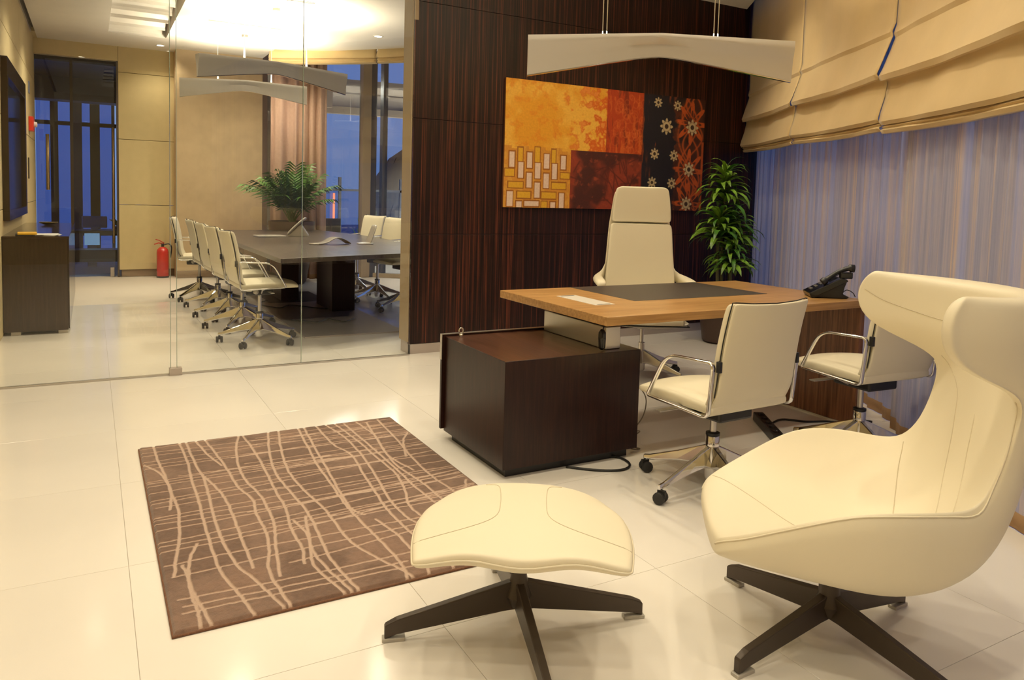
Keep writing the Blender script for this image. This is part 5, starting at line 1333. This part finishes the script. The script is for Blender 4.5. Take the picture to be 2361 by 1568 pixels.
for i, (sx_, sy_, z, a, t) in enumerate(crown[:285]):
    p = protos[i % 6]
    o = p if i < 6 else p.copy()
    if i >= 6: COL.objects.link(o)
    o.location = (sx_, sy_, z); s_ = random.uniform(0.75, 1.0) * (1.0 - 0.22 * t)
    o.scale = (s_, s_, s_); o.rotation_euler = (random.uniform(-0.3, 0.3), random.uniform(-0.25, 0.35) - 0.75 * t ** 3, a + random.uniform(-0.2, 0.2))
pm = thing('palm_plant', 'feathery palm in a dark pot in the far corner of the conference room', 'plant', (2.42, 10.55, 0))
lathe('planter', [(0.17, 0.0), (0.20, 0.03), (0.29, 0.55), (0.31, 0.86), (0.29, 0.86), (0.27, 0.80), (0.0, 0.80)], M['pot'], pm, 24)
random.seed(4)
def frond(k, ang, lean, L):
    bm = bmesh.new(); d = Vector((math.cos(ang), math.sin(ang), 0)); pts = []
    for i in range(11):
        t = i / 10; pts.append(d * (L * (lean * t + 0.55 * lean * t ** 2.2)) + Vector((0, 0, 0.80 + L * (1.05 * t * (1 - 0.35 * lean) - 0.62 * lean * t ** 2.6))))
    atube(bm, pts, [0.008 - 0.0006 * i for i in range(11)], 5)
    P = [Vector(p) for p in pts]
    for i in range(3, 11):
        for q in (0, 0.5):
            if i == 10 and q > 0: break
            b = P[i].lerp(P[min(10, i + 1)], q); tdir = (P[min(10, i + 1)] - P[i - 1]).normalized(); sd = tdir.cross(Vector((0, 0, 1))).normalized()
            ll_ = (0.34 - 0.022 * abs(i - 5)) * L / 0.9
            for s_ in (-1, 1):
                e1 = b + (sd * s_ * 0.8 + tdir * 0.65) * ll_ * 0.5 + Vector((0, 0, -0.01)); e2 = b + (sd * s_ * 0.75 + tdir * 0.65) * ll_ + Vector((0, 0, -0.26 * ll_ - random.uniform(0, .05)))
                w_ = tdir.cross(sd).normalized() * 0.004 + tdir * 0.015
                v = [bm.verts.new(b - w_ * 0.4), bm.verts.new(b + w_ * 0.4), bm.verts.new(e1 + w_), bm.verts.new(e1 - w_), bm.verts.new(e2)]
                bm.faces.new([v[0], v[1], v[2], v[3]]); bm.faces.new([v[3], v[2], v[4]])
    finish('frond', bm, M['palm'], pm)
for k in range(30):
    frond(k, k * 2.399, random.uniform(0.08, 0.52), random.uniform(0.66, 0.92))

# ------------------------------------------------------------------ floor cables and power bar
def cab(name, label, pts, r, mat):
    o = tube(name, spline(pts, 8), r, mat, n=6); tag(o, label, 'cable'); return o
cab('cable', 'black cable looping out from under the wenge pedestal onto the tiles', [(1.95, 2.90, 0.006), (2.06, 2.80, 0.006), (2.17, 2.755, 0.006), (2.25, 2.80, 0.006), (2.26, 2.90, 0.006), (2.18, 2.96, 0.006)], 0.006, M['cable'])
cab('cable', 'thin grey cable looping down beside the wenge pedestal', [(2.385, 3.0, 0.33), (2.43, 2.98, 0.325), (2.475, 2.97, 0.26), (2.46, 2.97, 0.17), (2.40, 2.98, 0.10), (2.38, 3.02, 0.07)], 0.003, M['cablelight'])
cab('cable', 'tangled grey cable ends behind the wenge pedestal', [(2.39, 2.98, 0.10), (2.46, 2.99, 0.085), (2.40, 3.0, 0.05), (2.45, 3.02, 0.03), (2.39, 2.97, 0.012), (2.44, 2.96, 0.006), (2.40, 3.03, 0.006)], 0.003, M['cablelight'])
cab('cable', 'black cable bundle hanging behind the second visitor chair', [(3.90, 3.1, 0.42), (3.95, 2.95, 0.28), (3.92, 2.80, 0.20), (4.02, 2.85, 0.22), (3.98, 3.0, 0.10), (3.93, 2.85, 0.02), (4.0, 2.75, 0.01)], 0.008, M['cable'])
cab('cable', 'blue network cable beside the black bundle near the curtain', [(3.98, 2.92, 0.20), (4.04, 2.90, 0.25), (4.08, 2.96, 0.30)], 0.008, M['bluecable'])
cab('cable', 'black cable lying along the tiles toward the walnut side panel', [(3.40, 2.98, 0.006), (3.55, 3.02, 0.006), (3.65, 2.93, 0.006), (3.80, 2.86, 0.006), (3.86, 2.70, 0.006)], 0.006, M['cable'])
pb = thing('power_strip', 'black power strip with sockets on the tiles behind the visitor chair', 'power strip', (3.30, 2.90, 0), R(57))
box('strip_body', -0.22, 0.22, -0.03, 0.03, 0.0, 0.05, M['black'], pb, bevel=0.006)
for k in range(5): lathe('socket', [(0.0, 0.0501), (0.018, 0.0501), (0.02, 0.053), (0.016, 0.053), (0.014, 0.0505)], M['blackg'], pb, 14, c=(-0.16 + k * 0.08, 0, 0), cap=False)
